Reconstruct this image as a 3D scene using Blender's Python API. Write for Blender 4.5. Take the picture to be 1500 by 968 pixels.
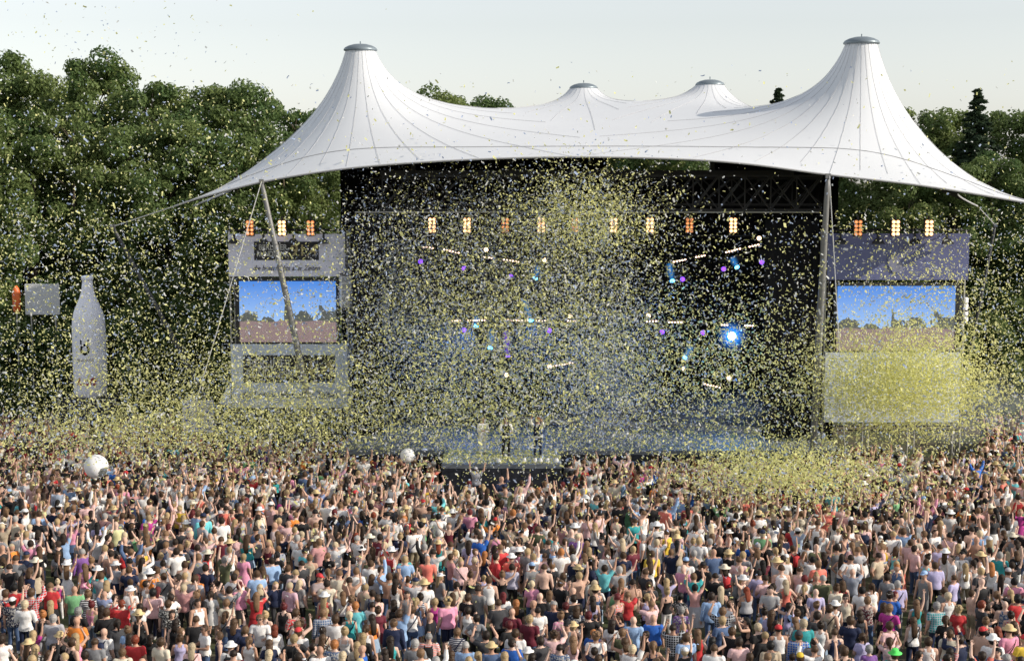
import bpy, bmesh, math, random
import numpy as np
from mathutils import Vector, Matrix, geometry
from mathutils.bvhtree import BVHTree

for o in list(bpy.data.objects):
    bpy.data.objects.remove(o)
scene = bpy.context.scene
COL = scene.collection
R = math.radians
rng = random.Random(7)
nrg = np.random.default_rng(7)

# ------------------------------------------------------------------ camera, sky, sun, exposure
FPX = 2205.0            # focal length in pixels of the 1500 px wide photograph
CAMH = 15.1
PITCH = math.atan(238 / FPX)
cam_d = bpy.data.cameras.new('camera')
cam = bpy.data.objects.new('camera', cam_d)
COL.objects.link(cam)
cam.location = (0, 0, CAMH)
cam.rotation_euler = (math.pi / 2 - PITCH, 0, 0)
cam_d.sensor_width = 36.0
cam_d.lens = FPX / 1500 * 36
cam_d.clip_end = 3000
scene.camera = cam

SUN_EL, SUN_AZ = R(26), R(16)       # azimuth: from the right, swung towards the camera
to_sun = Vector((math.cos(SUN_EL) * math.cos(SUN_AZ), -math.cos(SUN_EL) * math.sin(SUN_AZ), math.sin(SUN_EL)))
w = bpy.data.worlds.new('World')
scene.world = w
w.use_nodes = True
nt = w.node_tree
bg = nt.nodes['Background']
sky = nt.nodes.new('ShaderNodeTexSky')
sky.sky_type = 'NISHITA'
sky.sun_disc = False
sky.sun_elevation = SUN_EL
sky.sun_rotation = math.pi / 2 + SUN_AZ
sky.air_density = 1.2
sky.dust_density = 0.6
sky.ozone_density = 3.0
hs = nt.nodes.new('ShaderNodeHueSaturation')
hs.inputs['Saturation'].default_value = 0.28
nt.links.new(sky.outputs[0], hs.inputs['Color'])
nt.links.new(hs.outputs[0], bg.inputs[0])
bg.inputs[1].default_value = 0.15
sun_d = bpy.data.lights.new('sun', 'SUN')
sun_d.energy = 4.1
sun_d.angle = R(0.5)
sun_d.color = (1.0, 0.90, 0.76)
sun = bpy.data.objects.new('sun', sun_d)
COL.objects.link(sun)
sun.rotation_euler = to_sun.to_track_quat('Z', 'Y').to_euler()
sun.location = (60, -20, 60)
vs = scene.view_settings
vs.view_transform = 'Standard'
vs.look = 'None'
vs.gamma = 1
vs.exposure = 0.25
vs.use_curve_mapping = False

# ------------------------------------------------------------------ helpers
CP, SP = math.cos(PITCH), math.sin(PITCH)
def P(px, py, d):
    """world point seen at a photograph pixel, d metres in front of the camera (along +Y)"""
    u, v = (px - 750) / FPX, (py - 484) / FPX
    dy, dz = CP - v * SP, -SP - v * CP
    k = d / dy
    return Vector((u * k, d, CAMH + dz * k))
def pxm(d):
    return FPX / d
def depth_for(py, z):
    """distance at which height z is seen on picture row py"""
    v = (py - 484) / FPX
    return (CAMH - z) * (CP - v * SP) / (SP + v * CP)

def tag(o, label=None, cat=None, group=None, kind=None):
    if label: o['label'] = label
    if cat: o['category'] = cat
    if group: o['group'] = group
    if kind: o['kind'] = kind
    return o
def empty(name, loc, label, cat, group=None, rz=0):
    o = bpy.data.objects.new(name, None)
    COL.objects.link(o)
    o.location = loc
    o.rotation_euler = (0, 0, rz)
    o.empty_display_size = 0.3
    return tag(o, label, cat, group)
def link(name, me, parent=None, loc=None):
    o = bpy.data.objects.new(name, me)
    COL.objects.link(o)
    if parent is not None: o.parent = parent
    if loc is not None: o.location = loc
    return o

class MB:
    """collects shapes into one mesh"""
    def __init__(s): s.v, s.f = [], []
    def add(s, vs_, fs_):
        b = len(s.v)
        s.v += [tuple(p) for p in vs_]
        s.f += [tuple(i + b for i in f) for f in fs_]
        return s
    def box(s, c, size, rot=None):
        x, y, z = [k / 2 for k in size]
        pts = [Vector((sx * x, sy * y, sz * z)) for sx in (-1, 1) for sy in (-1, 1) for sz in (-1, 1)]
        if rot is not None: pts = [rot @ p for p in pts]
        c = Vector(c)
        return s.add([p + c for p in pts], [(0, 1, 3, 2), (4, 6, 7, 5), (0, 4, 5, 1), (2, 3, 7, 6), (0, 2, 6, 4), (1, 5, 7, 3)])
    def bev(s, c, size, b):
        """box with chamfered vertical and horizontal edges (octagonal loft)"""
        x, y, z = [k / 2 for k in size]
        c = Vector(c)
        def ring(zz, ins):
            X, Y = x - ins, y - ins
            return [c + Vector(p) for p in ((X - b, -Y, zz), (X, -Y + b, zz), (X, Y - b, zz), (X - b, Y, zz), (-X + b, Y, zz), (-X, Y - b, zz), (-X, -Y + b, zz), (-X + b, -Y, zz))]
        return s.rings([ring(-z, b), ring(-z + b, 0), ring(z - b, 0), ring(z, b)])
    def rings(s, rs, cap=True):
        n = len(rs[0]); vs_ = [p for r in rs for p in r]; fs = []
        for i in range(len(rs) - 1):
            for j in range(n):
                a, b2 = i * n + j, i * n + (j + 1) % n
                fs.append((a, b2, b2 + n, a + n))
        if cap:
            fs.append(tuple(range(n - 1, -1, -1)))
            fs.append(tuple((len(rs) - 1) * n + j for j in range(n)))
        return s.add(vs_, fs)
    def tube(s, p0, p1, r0, r1=None, n=8):
        r1 = r0 if r1 is None else r1
        p0, p1 = Vector(p0), Vector(p1)
        d = (p1 - p0).normalized()
        a = d.orthogonal().normalized(); b2 = d.cross(a)
        ring = lambda p, r: [p + (a * math.cos(t) + b2 * math.sin(t)) * r for t in [k * 2 * math.pi / n for k in range(n)]]
        return s.rings([ring(p0, r0), ring(p1, r1)])
    def path(s, pts, rad, n=5):
        pts = [Vector(p) for p in pts]; rs = []
        if not hasattr(rad, '__len__'): rad = [rad] * len(pts)
        for i, p in enumerate(pts):
            d = (pts[min(i + 1, len(pts) - 1)] - pts[max(i - 1, 0)]).normalized()
            a = d.cross(Vector((0.13, 0.2, 0.97))).normalized(); b2 = d.cross(a)
            rs.append([p + (a * math.cos(t) + b2 * math.sin(t)) * rad[i] for t in [k * 2 * math.pi / n for k in range(n)]])
        return s.rings(rs)
    def lathe(s, prof, c=(0, 0, 0), n=16):
        c = Vector(c)
        return s.rings([[c + Vector((r * math.cos(t), r * math.sin(t), z)) for t in [k * 2 * math.pi / n for k in range(n)]] for r, z in prof])
    def mesh(s, name, mat, smooth=False):
        me = bpy.data.meshes.new(name)
        me.from_pydata(s.v, [], s.f)
        if mat: me.materials.append(mat)
        bm = bmesh.new(); bm.from_mesh(me); bmesh.ops.recalc_face_normals(bm, faces=bm.faces); bm.to_mesh(me); bm.free()
        if smooth: me.polygons.foreach_set('use_smooth', [True] * len(me.polygons))
        me.update()
        return me
    def build(s, name, mat, parent=None, smooth=False, loc=None):
        return link(name, s.mesh(name, mat, smooth), parent, loc)

def mesh_np(name, verts, faces, mats, smooth=False, colors=None, matidx=None):
    """faces: (n,3) or (n,4) array"""
    me = bpy.data.meshes.new(name)
    nf, k = faces.shape
    me.vertices.add(len(verts)); me.vertices.foreach_set('co', np.asarray(verts, np.float32).ravel())
    me.loops.add(nf * k); me.loops.foreach_set('vertex_index', faces.astype(np.int32).ravel())
    me.polygons.add(nf)
    me.polygons.foreach_set('loop_start', np.arange(0, nf * k, k, dtype=np.int32))
    try: me.polygons.foreach_set('loop_total', np.full(nf, k, np.int32))
    except Exception: pass
    for m in mats: me.materials.append(m)
    if matidx is not None: me.polygons.foreach_set('material_index', matidx.astype(np.int32))
    me.polygons.foreach_set('use_smooth', np.full(nf, smooth))
    me.update(calc_edges=True)
    if colors is not None:
        at = me.color_attributes.new('tint', 'FLOAT_COLOR', 'CORNER')
        c = np.repeat(np.c_[colors, np.ones(nf)], k, axis=0).astype(np.float32)
        at.data.foreach_set('color', c.ravel())
    me.validate()
    return me

# ------------------------------------------------------------------ materials
def new_mat(name):
    m = bpy.data.materials.new(name); m.use_nodes = True
    n = m.node_tree
    return m, n, n.nodes['Principled BSDF'], n.links
def mat(name, col, rough=0.6, var=0.12, scale=6.0, bump=0.0, metal=0.0, spec=0.4):
    m, n, b, L = new_mat(name)
    b.inputs['Roughness'].default_value = rough
    b.inputs['Metallic'].default_value = metal
    b.inputs['Specular IOR Level'].default_value = spec
    tc = n.nodes.new('ShaderNodeTexCoord')
    nz = n.nodes.new('ShaderNodeTexNoise'); nz.inputs['Scale'].default_value = scale; nz.inputs['Detail'].default_value = 5
    L.new(tc.outputs['Object'], nz.inputs['Vector'])
    mx = n.nodes.new('ShaderNodeMix'); mx.data_type = 'RGBA'
    mx.inputs['A'].default_value = (*[c * (1 - var) for c in col], 1)
    mx.inputs['B'].default_value = (*[min(1, c * (1 + var)) for c in col], 1)
    L.new(nz.outputs['Fac'], mx.inputs['Factor'])
    L.new(mx.outputs['Result'], b.inputs['Base Color'])
    if bump:
        bp = n.nodes.new('ShaderNodeBump'); bp.inputs['Strength'].default_value = bump
        L.new(nz.outputs['Fac'], bp.inputs['Height']); L.new(bp.outputs[0], b.inputs['Normal'])
    return m
def emis(name, col, strength):
    m, n, b, L = new_mat(name)
    b.inputs['Base Color'].default_value = (*[c * 0.5 for c in col], 1)
    b.inputs['Emission Color'].default_value = (*col, 1)
    b.inputs['Emission Strength'].default_value = strength
    return m
def tinted(name, rough=0.75, kind='plain', scale=9.0, bump=0.25, attr=None, amount=0.18):
    """cloth / hair / skin: colour from the object's own colour (or a colour attribute)"""
    m, n, b, L = new_mat(name)
    b.inputs['Roughness'].default_value = rough
    b.inputs['Specular IOR Level'].default_value = 0.25
    if attr:
        src = n.nodes.new('ShaderNodeAttribute'); src.attribute_name = attr; col = src.outputs['Color']
    else:
        src = n.nodes.new('ShaderNodeObjectInfo'); col = src.outputs['Color']
    tc = n.nodes.new('ShaderNodeTexCoord')
    nz = n.nodes.new('ShaderNodeTexNoise'); nz.inputs['Scale'].default_value = scale; nz.inputs['Detail'].default_value = 4
    L.new(tc.outputs['Object'], nz.inputs['Vector'])
    mr = n.nodes.new('ShaderNodeMapRange')
    mr.inputs['From Min'].default_value = 0.3; mr.inputs['From Max'].default_value = 0.7
    mr.inputs['To Min'].default_value = 1 - amount; mr.inputs['To Max'].default_value = 1 + amount * 0.5
    L.new(nz.outputs['Fac'], mr.inputs['Value'])
    mul = n.nodes.new('ShaderNodeMix'); mul.data_type = 'RGBA'; mul.blend_type = 'MULTIPLY'; mul.inputs['Factor'].default_value = 1
    L.new(col, mul.inputs['A']); L.new(mr.outputs[0], mul.inputs['B'])
    out = mul.outputs['Result']
    if kind != 'plain':
        mx = n.nodes.new('ShaderNodeMix'); mx.data_type = 'RGBA'
        L.new(out, mx.inputs['A'])
        if kind == 'stripe':
            wv = n.nodes.new('ShaderNodeTexWave'); wv.bands_direction = 'Z'; wv.inputs['Scale'].default_value = 6.0
            L.new(tc.outputs['Object'], wv.inputs['Vector']); f = wv.outputs['Fac']; th = 0.5; c2 = (0.55, 0.55, 0.57, 1)
        elif kind == 'check':
            w1 = n.nodes.new('ShaderNodeTexWave'); w1.bands_direction = 'Z'; w1.inputs['Scale'].default_value = 4.6
            w2 = n.nodes.new('ShaderNodeTexWave'); w2.bands_direction = 'X'; w2.inputs['Scale'].default_value = 4.6
            L.new(tc.outputs['Object'], w1.inputs['Vector']); L.new(tc.outputs['Object'], w2.inputs['Vector'])
            ad = n.nodes.new('ShaderNodeMath'); ad.operation = 'MAXIMUM'
            L.new(w1.outputs['Fac'], ad.inputs[0]); L.new(w2.outputs['Fac'], ad.inputs[1]); f = ad.outputs[0]; th = 0.85; c2 = (0.42, 0.44, 0.47, 1)
        else:
            vo = n.nodes.new('ShaderNodeTexNoise'); vo.inputs['Scale'].default_value = 22; vo.inputs['Detail'].default_value = 2
            L.new(tc.outputs['Object'], vo.inputs['Vector']); f = vo.outputs['Fac']; th = 0.53; c2 = (0.46, 0.45, 0.42, 1)
        st = n.nodes.new('ShaderNodeMapRange'); st.inputs['From Min'].default_value = th - 0.04; st.inputs['From Max'].default_value = th + 0.04
        L.new(f, st.inputs['Value']); L.new(st.outputs[0], mx.inputs['Factor']); mx.inputs['B'].default_value = c2
        out = mx.outputs['Result']
    L.new(out, b.inputs['Base Color'])
    if bump:
        bp = n.nodes.new('ShaderNodeBump'); bp.inputs['Strength'].default_value = bump; bp.inputs['Distance'].default_value = 0.03
        L.new(nz.outputs['Fac'], bp.inputs['Height']); L.new(bp.outputs[0], b.inputs['Normal'])
    return m

M = dict(
    membrane=mat('membrane_white_pvc', (0.67, 0.69, 0.72), 0.45, 0.06, 0.35),
    underside_shade=mat('membrane_painted_shade', (0.035, 0.035, 0.037), 0.85, 0.2, 0.5),  # shade below the white membrane, put into a dark colour
    seam=mat('seam_grey', (0.46, 0.46, 0.47), 0.6), pole=mat('pole_grey', (0.20, 0.20, 0.20), 0.5, 0.2, 3, 0.05, 0.2), pole_dark=mat('pole_dark', (0.07, 0.072, 0.078), 0.6, 0.2, 3),
    cap=mat('cap_zinc', (0.20, 0.24, 0.27), 0.4, 0.1, 2, metal=0.3),
    steel=mat('galvanised_steel', (0.42, 0.41, 0.39), 0.45, 0.15, 4, 0.05, 0.35),
    darksteel=mat('black_steel', (0.025, 0.025, 0.027), 0.5, 0.2, 5),
    cable=mat('cable_steel', (0.55, 0.55, 0.55), 0.4, 0.1),
    drape=mat('black_stage_drape', (0.010, 0.010, 0.012), 0.9, 0.3, 1.5, 0.3),
    deck=mat('stage_deck_grey', (0.13, 0.145, 0.17), 0.5, 0.25, 1.2),
    fascia=mat('stage_fascia_black', (0.018, 0.02, 0.03), 0.6, 0.3, 2),
    banner=mat('banner_mesh_pale', (0.72, 0.72, 0.86), 0.85, 0.05, 1.5),
    banner_navy=mat('banner_mesh_navy', (0.14, 0.155, 0.31), 0.85, 0.12, 0.7),
    banner_low=mat('banner_mesh_pale_blue', (0.56, 0.62, 0.74), 0.85, 0.06, 1.5),
    print_black=mat('banner_print_black', (0.03, 0.03, 0.035), 0.8),
    print_grey=mat('banner_print_grey', (0.50, 0.50, 0.50), 0.8),
    print_gold=mat('banner_print_gold', (0.36, 0.30, 0.16), 0.8),
    print_dim=mat('banner_print_dim', (0.24, 0.25, 0.36), 0.8),
    print_red=mat('print_red', (0.62, 0.10, 0.09), 0.7),
    print_blue=mat('print_blue', (0.07, 0.10, 0.35), 0.7),
    white=mat('white_plastic', (0.78, 0.78, 0.80), 0.45, 0.05, 2),
    bottle=mat('inflatable_white', (0.84, 0.85, 0.97), 0.4, 0.05, 1.5),
    ballgrey=mat('ball_dark_patch', (0.14, 0.15, 0.15), 0.5),
    orange=mat('orange_plastic', (0.75, 0.16, 0.04), 0.5),
    bark=mat('bark', (0.09, 0.07, 0.05), 0.9, 0.35, 8, 0.6),
    grass=None, lamp=emis('lamp_warm', (1.0, 0.80, 0.58), 9.0), lampdim=emis('lamp_dim', (1.0, 0.52, 0.24), 2.6),
    led=emis('led_warm', (1.0, 0.66, 0.48), 4.0), purple=emis('lens_purple', (0.22, 0.06, 1.0), 2.4),
    blue=emis('lens_blue', (0.10, 0.50, 1.0), 7.0), bluewhite=emis('lens_blue_white', (0.45, 0.85, 1.0), 40.0),
    skin=tinted('skin', 0.55, scale=6, bump=0.05, amount=0.10), hair=tinted('hair', 0.5, scale=30, bump=0.5, amount=0.35),
    cloth=tinted('cloth_plain'), stripe=tinted('cloth_striped', kind='stripe'), check=tinted('cloth_checked', kind='check'), floral=tinted('cloth_printed', kind='print'),
    eye=mat('eye_dark', (0.03, 0.025, 0.02), 0.3), lip=mat('lip', (0.45, 0.16, 0.13), 0.5),
    crowd=tinted('crowd_tint', 0.7, scale=7, bump=0.25, attr='tint', amount=0.2),
)
def leaf_mat(name, col, col2):
    m, n, b, L = new_mat(name)
    a = n.nodes.new('ShaderNodeAttribute'); a.attribute_name = 'tint'
    oi = n.nodes.new('ShaderNodeObjectInfo')
    mx = n.nodes.new('ShaderNodeMix'); mx.data_type = 'RGBA'
    mx.inputs['A'].default_value = (*col, 1); mx.inputs['B'].default_value = (*col2, 1)
    sp = n.nodes.new('ShaderNodeSeparateColor'); L.new(a.outputs['Color'], sp.inputs[0])
    ad = n.nodes.new('ShaderNodeMath'); ad.operation = 'MULTIPLY_ADD'
    L.new(oi.outputs['Random'], ad.inputs[0]); ad.inputs[1].default_value = 0.5; L.new(sp.outputs[0], ad.inputs[2])
    sb = n.nodes.new('ShaderNodeMath'); sb.operation = 'SUBTRACT'; sb.use_clamp = True; L.new(ad.outputs[0], sb.inputs[0]); sb.inputs[1].default_value = 0.25
    L.new(sb.outputs[0], mx.inputs['Factor'])
    L.new(mx.outputs['Result'], b.inputs['Base Color'])
    b.inputs['Roughness'].default_value = 0.55
    b.inputs['Specular IOR Level'].default_value = 0.3
    tr = n.nodes.new('ShaderNodeBsdfTranslucent'); L.new(mx.outputs['Result'], tr.inputs['Color'])
    ms = n.nodes.new('ShaderNodeMixShader'); ms.inputs[0].default_value = 0.42
    L.new(b.outputs[0], ms.inputs[1]); L.new(tr.outputs[0], ms.inputs[2])
    L.new(ms.outputs[0], n.nodes['Material Output'].inputs['Surface'])
    return m
M['leaf'] = leaf_mat('leaf_broad', (0.080, 0.140, 0.044), (0.195, 0.245, 0.078))
M['needle'] = leaf_mat('leaf_needle', (0.030, 0.055, 0.030), (0.060, 0.095, 0.045))
def confetti_mat():
    m, n, b, L = new_mat('confetti_paper')
    a = n.nodes.new('ShaderNodeAttribute'); a.attribute_name = 'tint'
    L.new(a.outputs['Color'], b.inputs['Base Color']); b.inputs['Roughness'].default_value = 0.6
    tr = n.nodes.new('ShaderNodeBsdfTranslucent'); L.new(a.outputs['Color'], tr.inputs['Color'])
    ms = n.nodes.new('ShaderNodeMixShader'); ms.inputs[0].default_value = 0.5
    L.new(b.outputs[0], ms.inputs[1]); L.new(tr.outputs[0], ms.inputs[2])
    L.new(ms.outputs[0], n.nodes['Material Output'].inputs['Surface'])
    return m
M['confetti'] = confetti_mat()
def ground_mat():
    m, n, b, L = new_mat('trodden_grass')
    tc = n.nodes.new('ShaderNodeTexCoord')
    nz = n.nodes.new('ShaderNodeTexNoise'); nz.inputs['Scale'].default_value = 0.5; nz.inputs['Detail'].default_value = 9
    n2 = n.nodes.new('ShaderNodeTexNoise'); n2.inputs['Scale'].default_value = 12; n2.inputs['Detail'].default_value = 4
    L.new(tc.outputs['Object'], nz.inputs['Vector']); L.new(tc.outputs['Object'], n2.inputs['Vector'])
    cr = n.nodes.new('ShaderNodeValToRGB')
    cr.color_ramp.elements[0].position = 0.38; cr.color_ramp.elements[0].color = (0.055, 0.07, 0.022, 1)
    cr.color_ramp.elements[1].position = 0.62; cr.color_ramp.elements[1].color = (0.11, 0.09, 0.06, 1)
    L.new(nz.outputs['Fac'], cr.inputs[0])
    mx = n.nodes.new('ShaderNodeMix'); mx.data_type = 'RGBA'; mx.blend_type = 'OVERLAY'; mx.inputs['Factor'].default_value = 0.5
    L.new(cr.outputs[0], mx.inputs['A']); L.new(n2.outputs['Fac'], mx.inputs['B']); L.new(mx.outputs['Result'], b.inputs['Base Color'])
    bp = n.nodes.new('ShaderNodeBump'); bp.inputs['Strength'].default_value = 0.5; L.new(n2.outputs['Fac'], bp.inputs['Height']); L.new(bp.outputs[0], b.inputs['Normal'])
    b.inputs['Roughness'].default_value = 0.9
    return m
M['grass'] = ground_mat()
def screen_mat():
    """the live picture on the video walls: blue sky, a line of trees, a crowd"""
    m, n, b, L = new_mat('video_wall_picture')
    tc = n.nodes.new('ShaderNodeTexCoord'); sp = n.nodes.new('ShaderNodeSeparateXYZ'); L.new(tc.outputs['Generated'], sp.inputs[0])
    def math_(op, a, b2, clamp=False):
        q = n.nodes.new('ShaderNodeMath'); q.operation = op; q.use_clamp = clamp
        for i, s in enumerate((a, b2)):
            if isinstance(s, (int, float)): q.inputs[i].default_value = s
            else: L.new(s, q.inputs[i])
        return q.outputs[0]
    def noise(sx, sz, det=4):
        mp = n.nodes.new('ShaderNodeMapping'); mp.inputs['Scale'].default_value = (sx, 1, sz); L.new(tc.outputs['Generated'], mp.inputs[0])
        nz = n.nodes.new('ShaderNodeTexNoise'); nz.inputs['Scale'].default_value = 1; nz.inputs['Detail'].default_value = det; L.new(mp.outputs[0], nz.inputs['Vector'])
        return nz
    def mix(f, A, B):
        mx = n.nodes.new('ShaderNodeMix'); mx.data_type = 'RGBA'; L.new(f, mx.inputs['Factor'])
        for k, s in (('A', A), ('B', B)):
            if isinstance(s, tuple): mx.inputs[k].default_value = (*s, 1)
            else: L.new(s, mx.inputs[k])
        return mx.outputs['Result']
    z, x = sp.outputs['Z'], sp.outputs['X']
    skyc = mix(math_('MULTIPLY_ADD', z, 1.6, ) if False else math_('MULTIPLY', math_('SUBTRACT', z, 0.35), 1.6, True), (0.34, 0.55, 0.92), (0.07, 0.25, 0.75))
    edge = math_('ADD', math_('MULTIPLY', noise(7, 3, 7).outputs['Fac'], 1.1), math_('MULTIPLY', math_('ABSOLUTE', math_('SUBTRACT', x, 0.45), 0), 0.28))
    tree_f = math_('LESS_THAN', z, math_('ADD', edge, -0.14))
    treec = mix(noise(40, 25).outputs['Fac'], (0.02, 0.03, 0.04), (0.16, 0.17, 0.14))
    c = mix(tree_f, skyc, treec)
    crowdc = mix(noise(70, 50).outputs['Fac'], (0.03, 0.03, 0.05), (0.52, 0.36, 0.34))
    cr_f = math_('LESS_THAN', z, math_('ADD', math_('MULTIPLY', noise(4, 2).outputs['Fac'], 0.12), 0.28))
    c = mix(cr_f, c, crowdc)
    L.new(c, b.inputs['Emission Color']); b.inputs['Emission Strength'].default_value = 0.85
    b.inputs['Base Color'].default_value = (0.02, 0.02, 0.02, 1); b.inputs['Roughness'].default_value = 0.5
    return m
M['screen'] = screen_mat()

def text(name, body, size, loc, mat_, parent, bold=0.0, ext=0.01, align='CENTER', shear=0.0, sx=1.0):
    cu = bpy.data.curves.new(name, 'FONT'); cu.body = body; cu.size = size; cu.extrude = ext; cu.offset = bold; cu.shear = shear
    cu.align_x = align; cu.align_y = 'CENTER'
    t = bpy.data.objects.new(name, cu)
    me = bpy.data.meshes.new_from_object(t)
    bpy.data.objects.remove(t)
    me.transform(Matrix.Rotation(math.pi / 2, 4, 'X') @ Matrix.Diagonal((sx, 1, 1, 1)))
    me.materials.clear(); me.materials.append(mat_)
    return link(name, me, parent, loc)

# ------------------------------------------------------------------ ground
g = MB(); S = 1500
n_ = 30
for i in range(n_):
    for j in range(n_):
        pass
g.add([(-S, -S, 0), (S, -S, 0), (S, S, 0), (-S, S, 0)], [(0, 1, 2, 3)])
tag(g.build('ground', M['grass']), kind='structure')

# ------------------------------------------------------------------ tent roof over the stage
tent = empty('tent_roof', (4, 77, 0), 'white tensile tent roof with four peaks over the concert stage', 'tent')
TO = Vector(tent.location)
peaks = [P(528, 73, 79), P(1262, 63, 74), P(855, 129, 86), P(1040, 124, 84)]
RING = 0.74
FL, FR = P(256, 302, 74), P(1585, 312, 67)
RL, RR = P(283, 302, 91), P(1432, 302, 87)
front_px = [(300, 288, 73.4), (383, 267, 72.6), (470, 252, 71.9), (560, 242, 71.2), (700, 233.5, 70.2), (850, 230, 69.4), (1000, 233.5, 68.8), (1100, 241, 68.4), (1213, 256, 68), (1350, 272, 67.6), (1480, 293, 67.2)]
fr = [FL] + [P(*q) for q in front_px] + [FR]
def arc(a, b, sag, n, zs=0.0, inward=None):
    out = []
    for i in range(1, n):
        t = i / n; p = a.lerp(b, t); k = 4 * t * (1 - t)
        p = p + inward * sag * k; p.z += zs * k
        out.append(p)
    return out
def resample(pts, step):
    out = [pts[0]]
    for a, b in zip(pts, pts[1:]):
        m = max(1, int((b - a).length / step))
        out += [a.lerp(b, i / m) for i in range(1, m + 1)]
    return out
# smooth the front edge with Catmull-Rom
def catmull(pts, k=6):
    out = []
    for i in range(len(pts) - 1):
        p0, p1, p2, p3 = pts[max(i - 1, 0)], pts[i], pts[i + 1], pts[min(i + 2, len(pts) - 1)]
        for j in range(k):
            t = j / k
            out.append(0.5 * ((2 * p1) + (p2 - p0) * t + (2 * p0 - 5 * p1 + 4 * p2 - p3) * t * t + (3 * p1 - p0 - 3 * p2 + p3) * t ** 3))
    return out + [pts[-1]]
front = catmull(fr)
right = [FR] + arc(FR, RR, 3.4, 20, 0.9, Vector((-1, -0.3, 0)).normalized()) + [RR]
rear = [RR] + arc(RR, RL, 1.3, 50, 5.0, Vector((0, -1, 0))) + [RL]
left = [RL] + arc(RL, FL, 2.6, 20, 0.9, Vector((1, 0, 0))) + [FL]
loop = front[:-1] + right[:-1] + rear[:-1] + left[:-1]
bl = [Vector(p) for p in resample(loop + [loop[0]], 0.45)[:-1]]
b2d = [Vector((p.x, p.y)) for p in bl]
def inside(x, y):
    c = False; n = len(b2d); j = n - 1
    for i in range(n):
        a, b = b2d[i], b2d[j]
        if (a.y > y) != (b.y > y) and x < (b.x - a.x) * (y - a.y) / (b.y - a.y) + a.x: c = not c
        j = i
    return c
pts = list(b2d); fixed = [p.z for p in bl]
barr = np.array([[p.x, p.y] for p in b2d])
NR = 36
radii = [RING * (1.13 ** k) for k in range(19)]
for pk in peaks:
    for k, r in enumerate(radii):
        for a in range(NR):
            th = (a + 0.5 * (k % 2)) * 2 * math.pi / NR
            x, y = pk.x + r * math.cos(th), pk.y + r * math.sin(th)
            own = min(peaks, key=lambda q: (q.x - x) ** 2 + (q.y - y) ** 2)
            if k and (own is not pk or not inside(x, y) or np.min(np.hypot(barr[:, 0] - x, barr[:, 1] - y)) < 0.3): continue
            pts.append(Vector((x, y))); fixed.append(pk.z if k == 0 else None)
rmax = radii[-1]
gx = np.arange(min(p.x for p in b2d), max(p.x for p in b2d), 0.6)
gy = np.arange(min(p.y for p in b2d), max(p.y for p in b2d), 0.6)
for i, x in enumerate(gx):
    for y in gy:
        yy = y + 0.3 * (i % 2)
        if min(math.hypot(q.x - x, q.y - yy) for q in peaks) < rmax * 1.06: continue
        if not inside(x, yy) or np.min(np.hypot(barr[:, 0] - x, barr[:, 1] - yy)) < 0.35: continue
        pts.append(Vector((x, yy))); fixed.append(None)
nb = len(bl)
cv, _, cf, ov, _, _ = geometry.delaunay_2d_cdt(pts, [(i, (i + 1) % nb) for i in range(nb)], [], 1, 1e-5)
fixz = [None] * len(cv)
for i, src in enumerate(ov):
    for s_ in src:
        if fixed[s_] is not None: fixz[i] = fixed[s_]
V2 = np.array([[p.x, p.y] for p in cv])
F = []
for f in cf:
    c = V2[list(f)].mean(axis=0)
    if min(math.hypot(q.x - c[0], q.y - c[1]) for q in peaks) < RING * 0.985: continue
    F.append(list(f))
F = np.array(F)
used = np.zeros(len(cv), bool); used[F.ravel()] = True
W = {}
for k in range(3):
    i, j, o_ = F[:, k], F[:, (k + 1) % 3], F[:, (k + 2) % 3]
    a, b = V2[i] - V2[o_], V2[j] - V2[o_]
    cot = (a * b).sum(1) / np.maximum(1e-6, np.abs(a[:, 0] * b[:, 1] - a[:, 1] * b[:, 0]))
    for p_, q_, c_ in zip(i, j, cot):
        W[(p_, q_)] = W.get((p_, q_), 0) + c_; W[(q_, p_)] = W.get((q_, p_), 0) + c_
I = np.array([k[0] for k in W]); J = np.array([k[1] for k in W]); WW = np.clip(np.array(list(W.values())), 0.02, 20)
isf = np.array([z is not None for z in fixz]); Z = np.array([z if z is not None else 15.6 for z in fixz])
den = np.bincount(I, WW, len(cv)); den[den == 0] = 1
ar_ = np.abs(np.cross(V2[F[:, 1]] - V2[F[:, 0]], V2[F[:, 2]] - V2[F[:, 0]])) / 2
AV = np.bincount(F.ravel(), np.repeat(ar_ / 3, 3), len(cv))
for it in range(4000):
    nz_ = (np.bincount(I, WW * Z[J], len(cv)) + 2 * 0.009 * AV) / den
    Z = np.where(isf, Z, Z + 1.0 * (nz_ - Z))
TV = np.c_[V2, Z]
remap = -np.ones(len(cv), int); remap[used] = np.arange(used.sum())
tv = TV[used]; tf = remap[F]
# make normals point up
e1, e2 = tv[tf[:, 1]] - tv[tf[:, 0]], tv[tf[:, 2]] - tv[tf[:, 0]]
flip = np.cross(e1, e2)[:, 2] < 0
tf[flip] = tf[flip][:, ::-1]
link('membrane', mesh_np('membrane', tv - np.array(TO), tf, [M['membrane']], True), tent)
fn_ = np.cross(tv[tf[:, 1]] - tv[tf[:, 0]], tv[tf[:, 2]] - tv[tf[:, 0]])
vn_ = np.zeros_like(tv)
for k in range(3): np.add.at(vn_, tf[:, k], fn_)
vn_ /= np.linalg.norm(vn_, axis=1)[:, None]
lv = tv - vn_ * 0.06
link('underside_shade', mesh_np('underside_shade', lv - np.array(TO), tf[:, ::-1], [M['underside_shade']], True), tent)  # added dark sheet standing in for the shade on the membrane's underside
bvh = BVHTree.FromPolygons([tuple(p) for p in tv], [tuple(map(int, f)) for f in tf])
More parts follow.
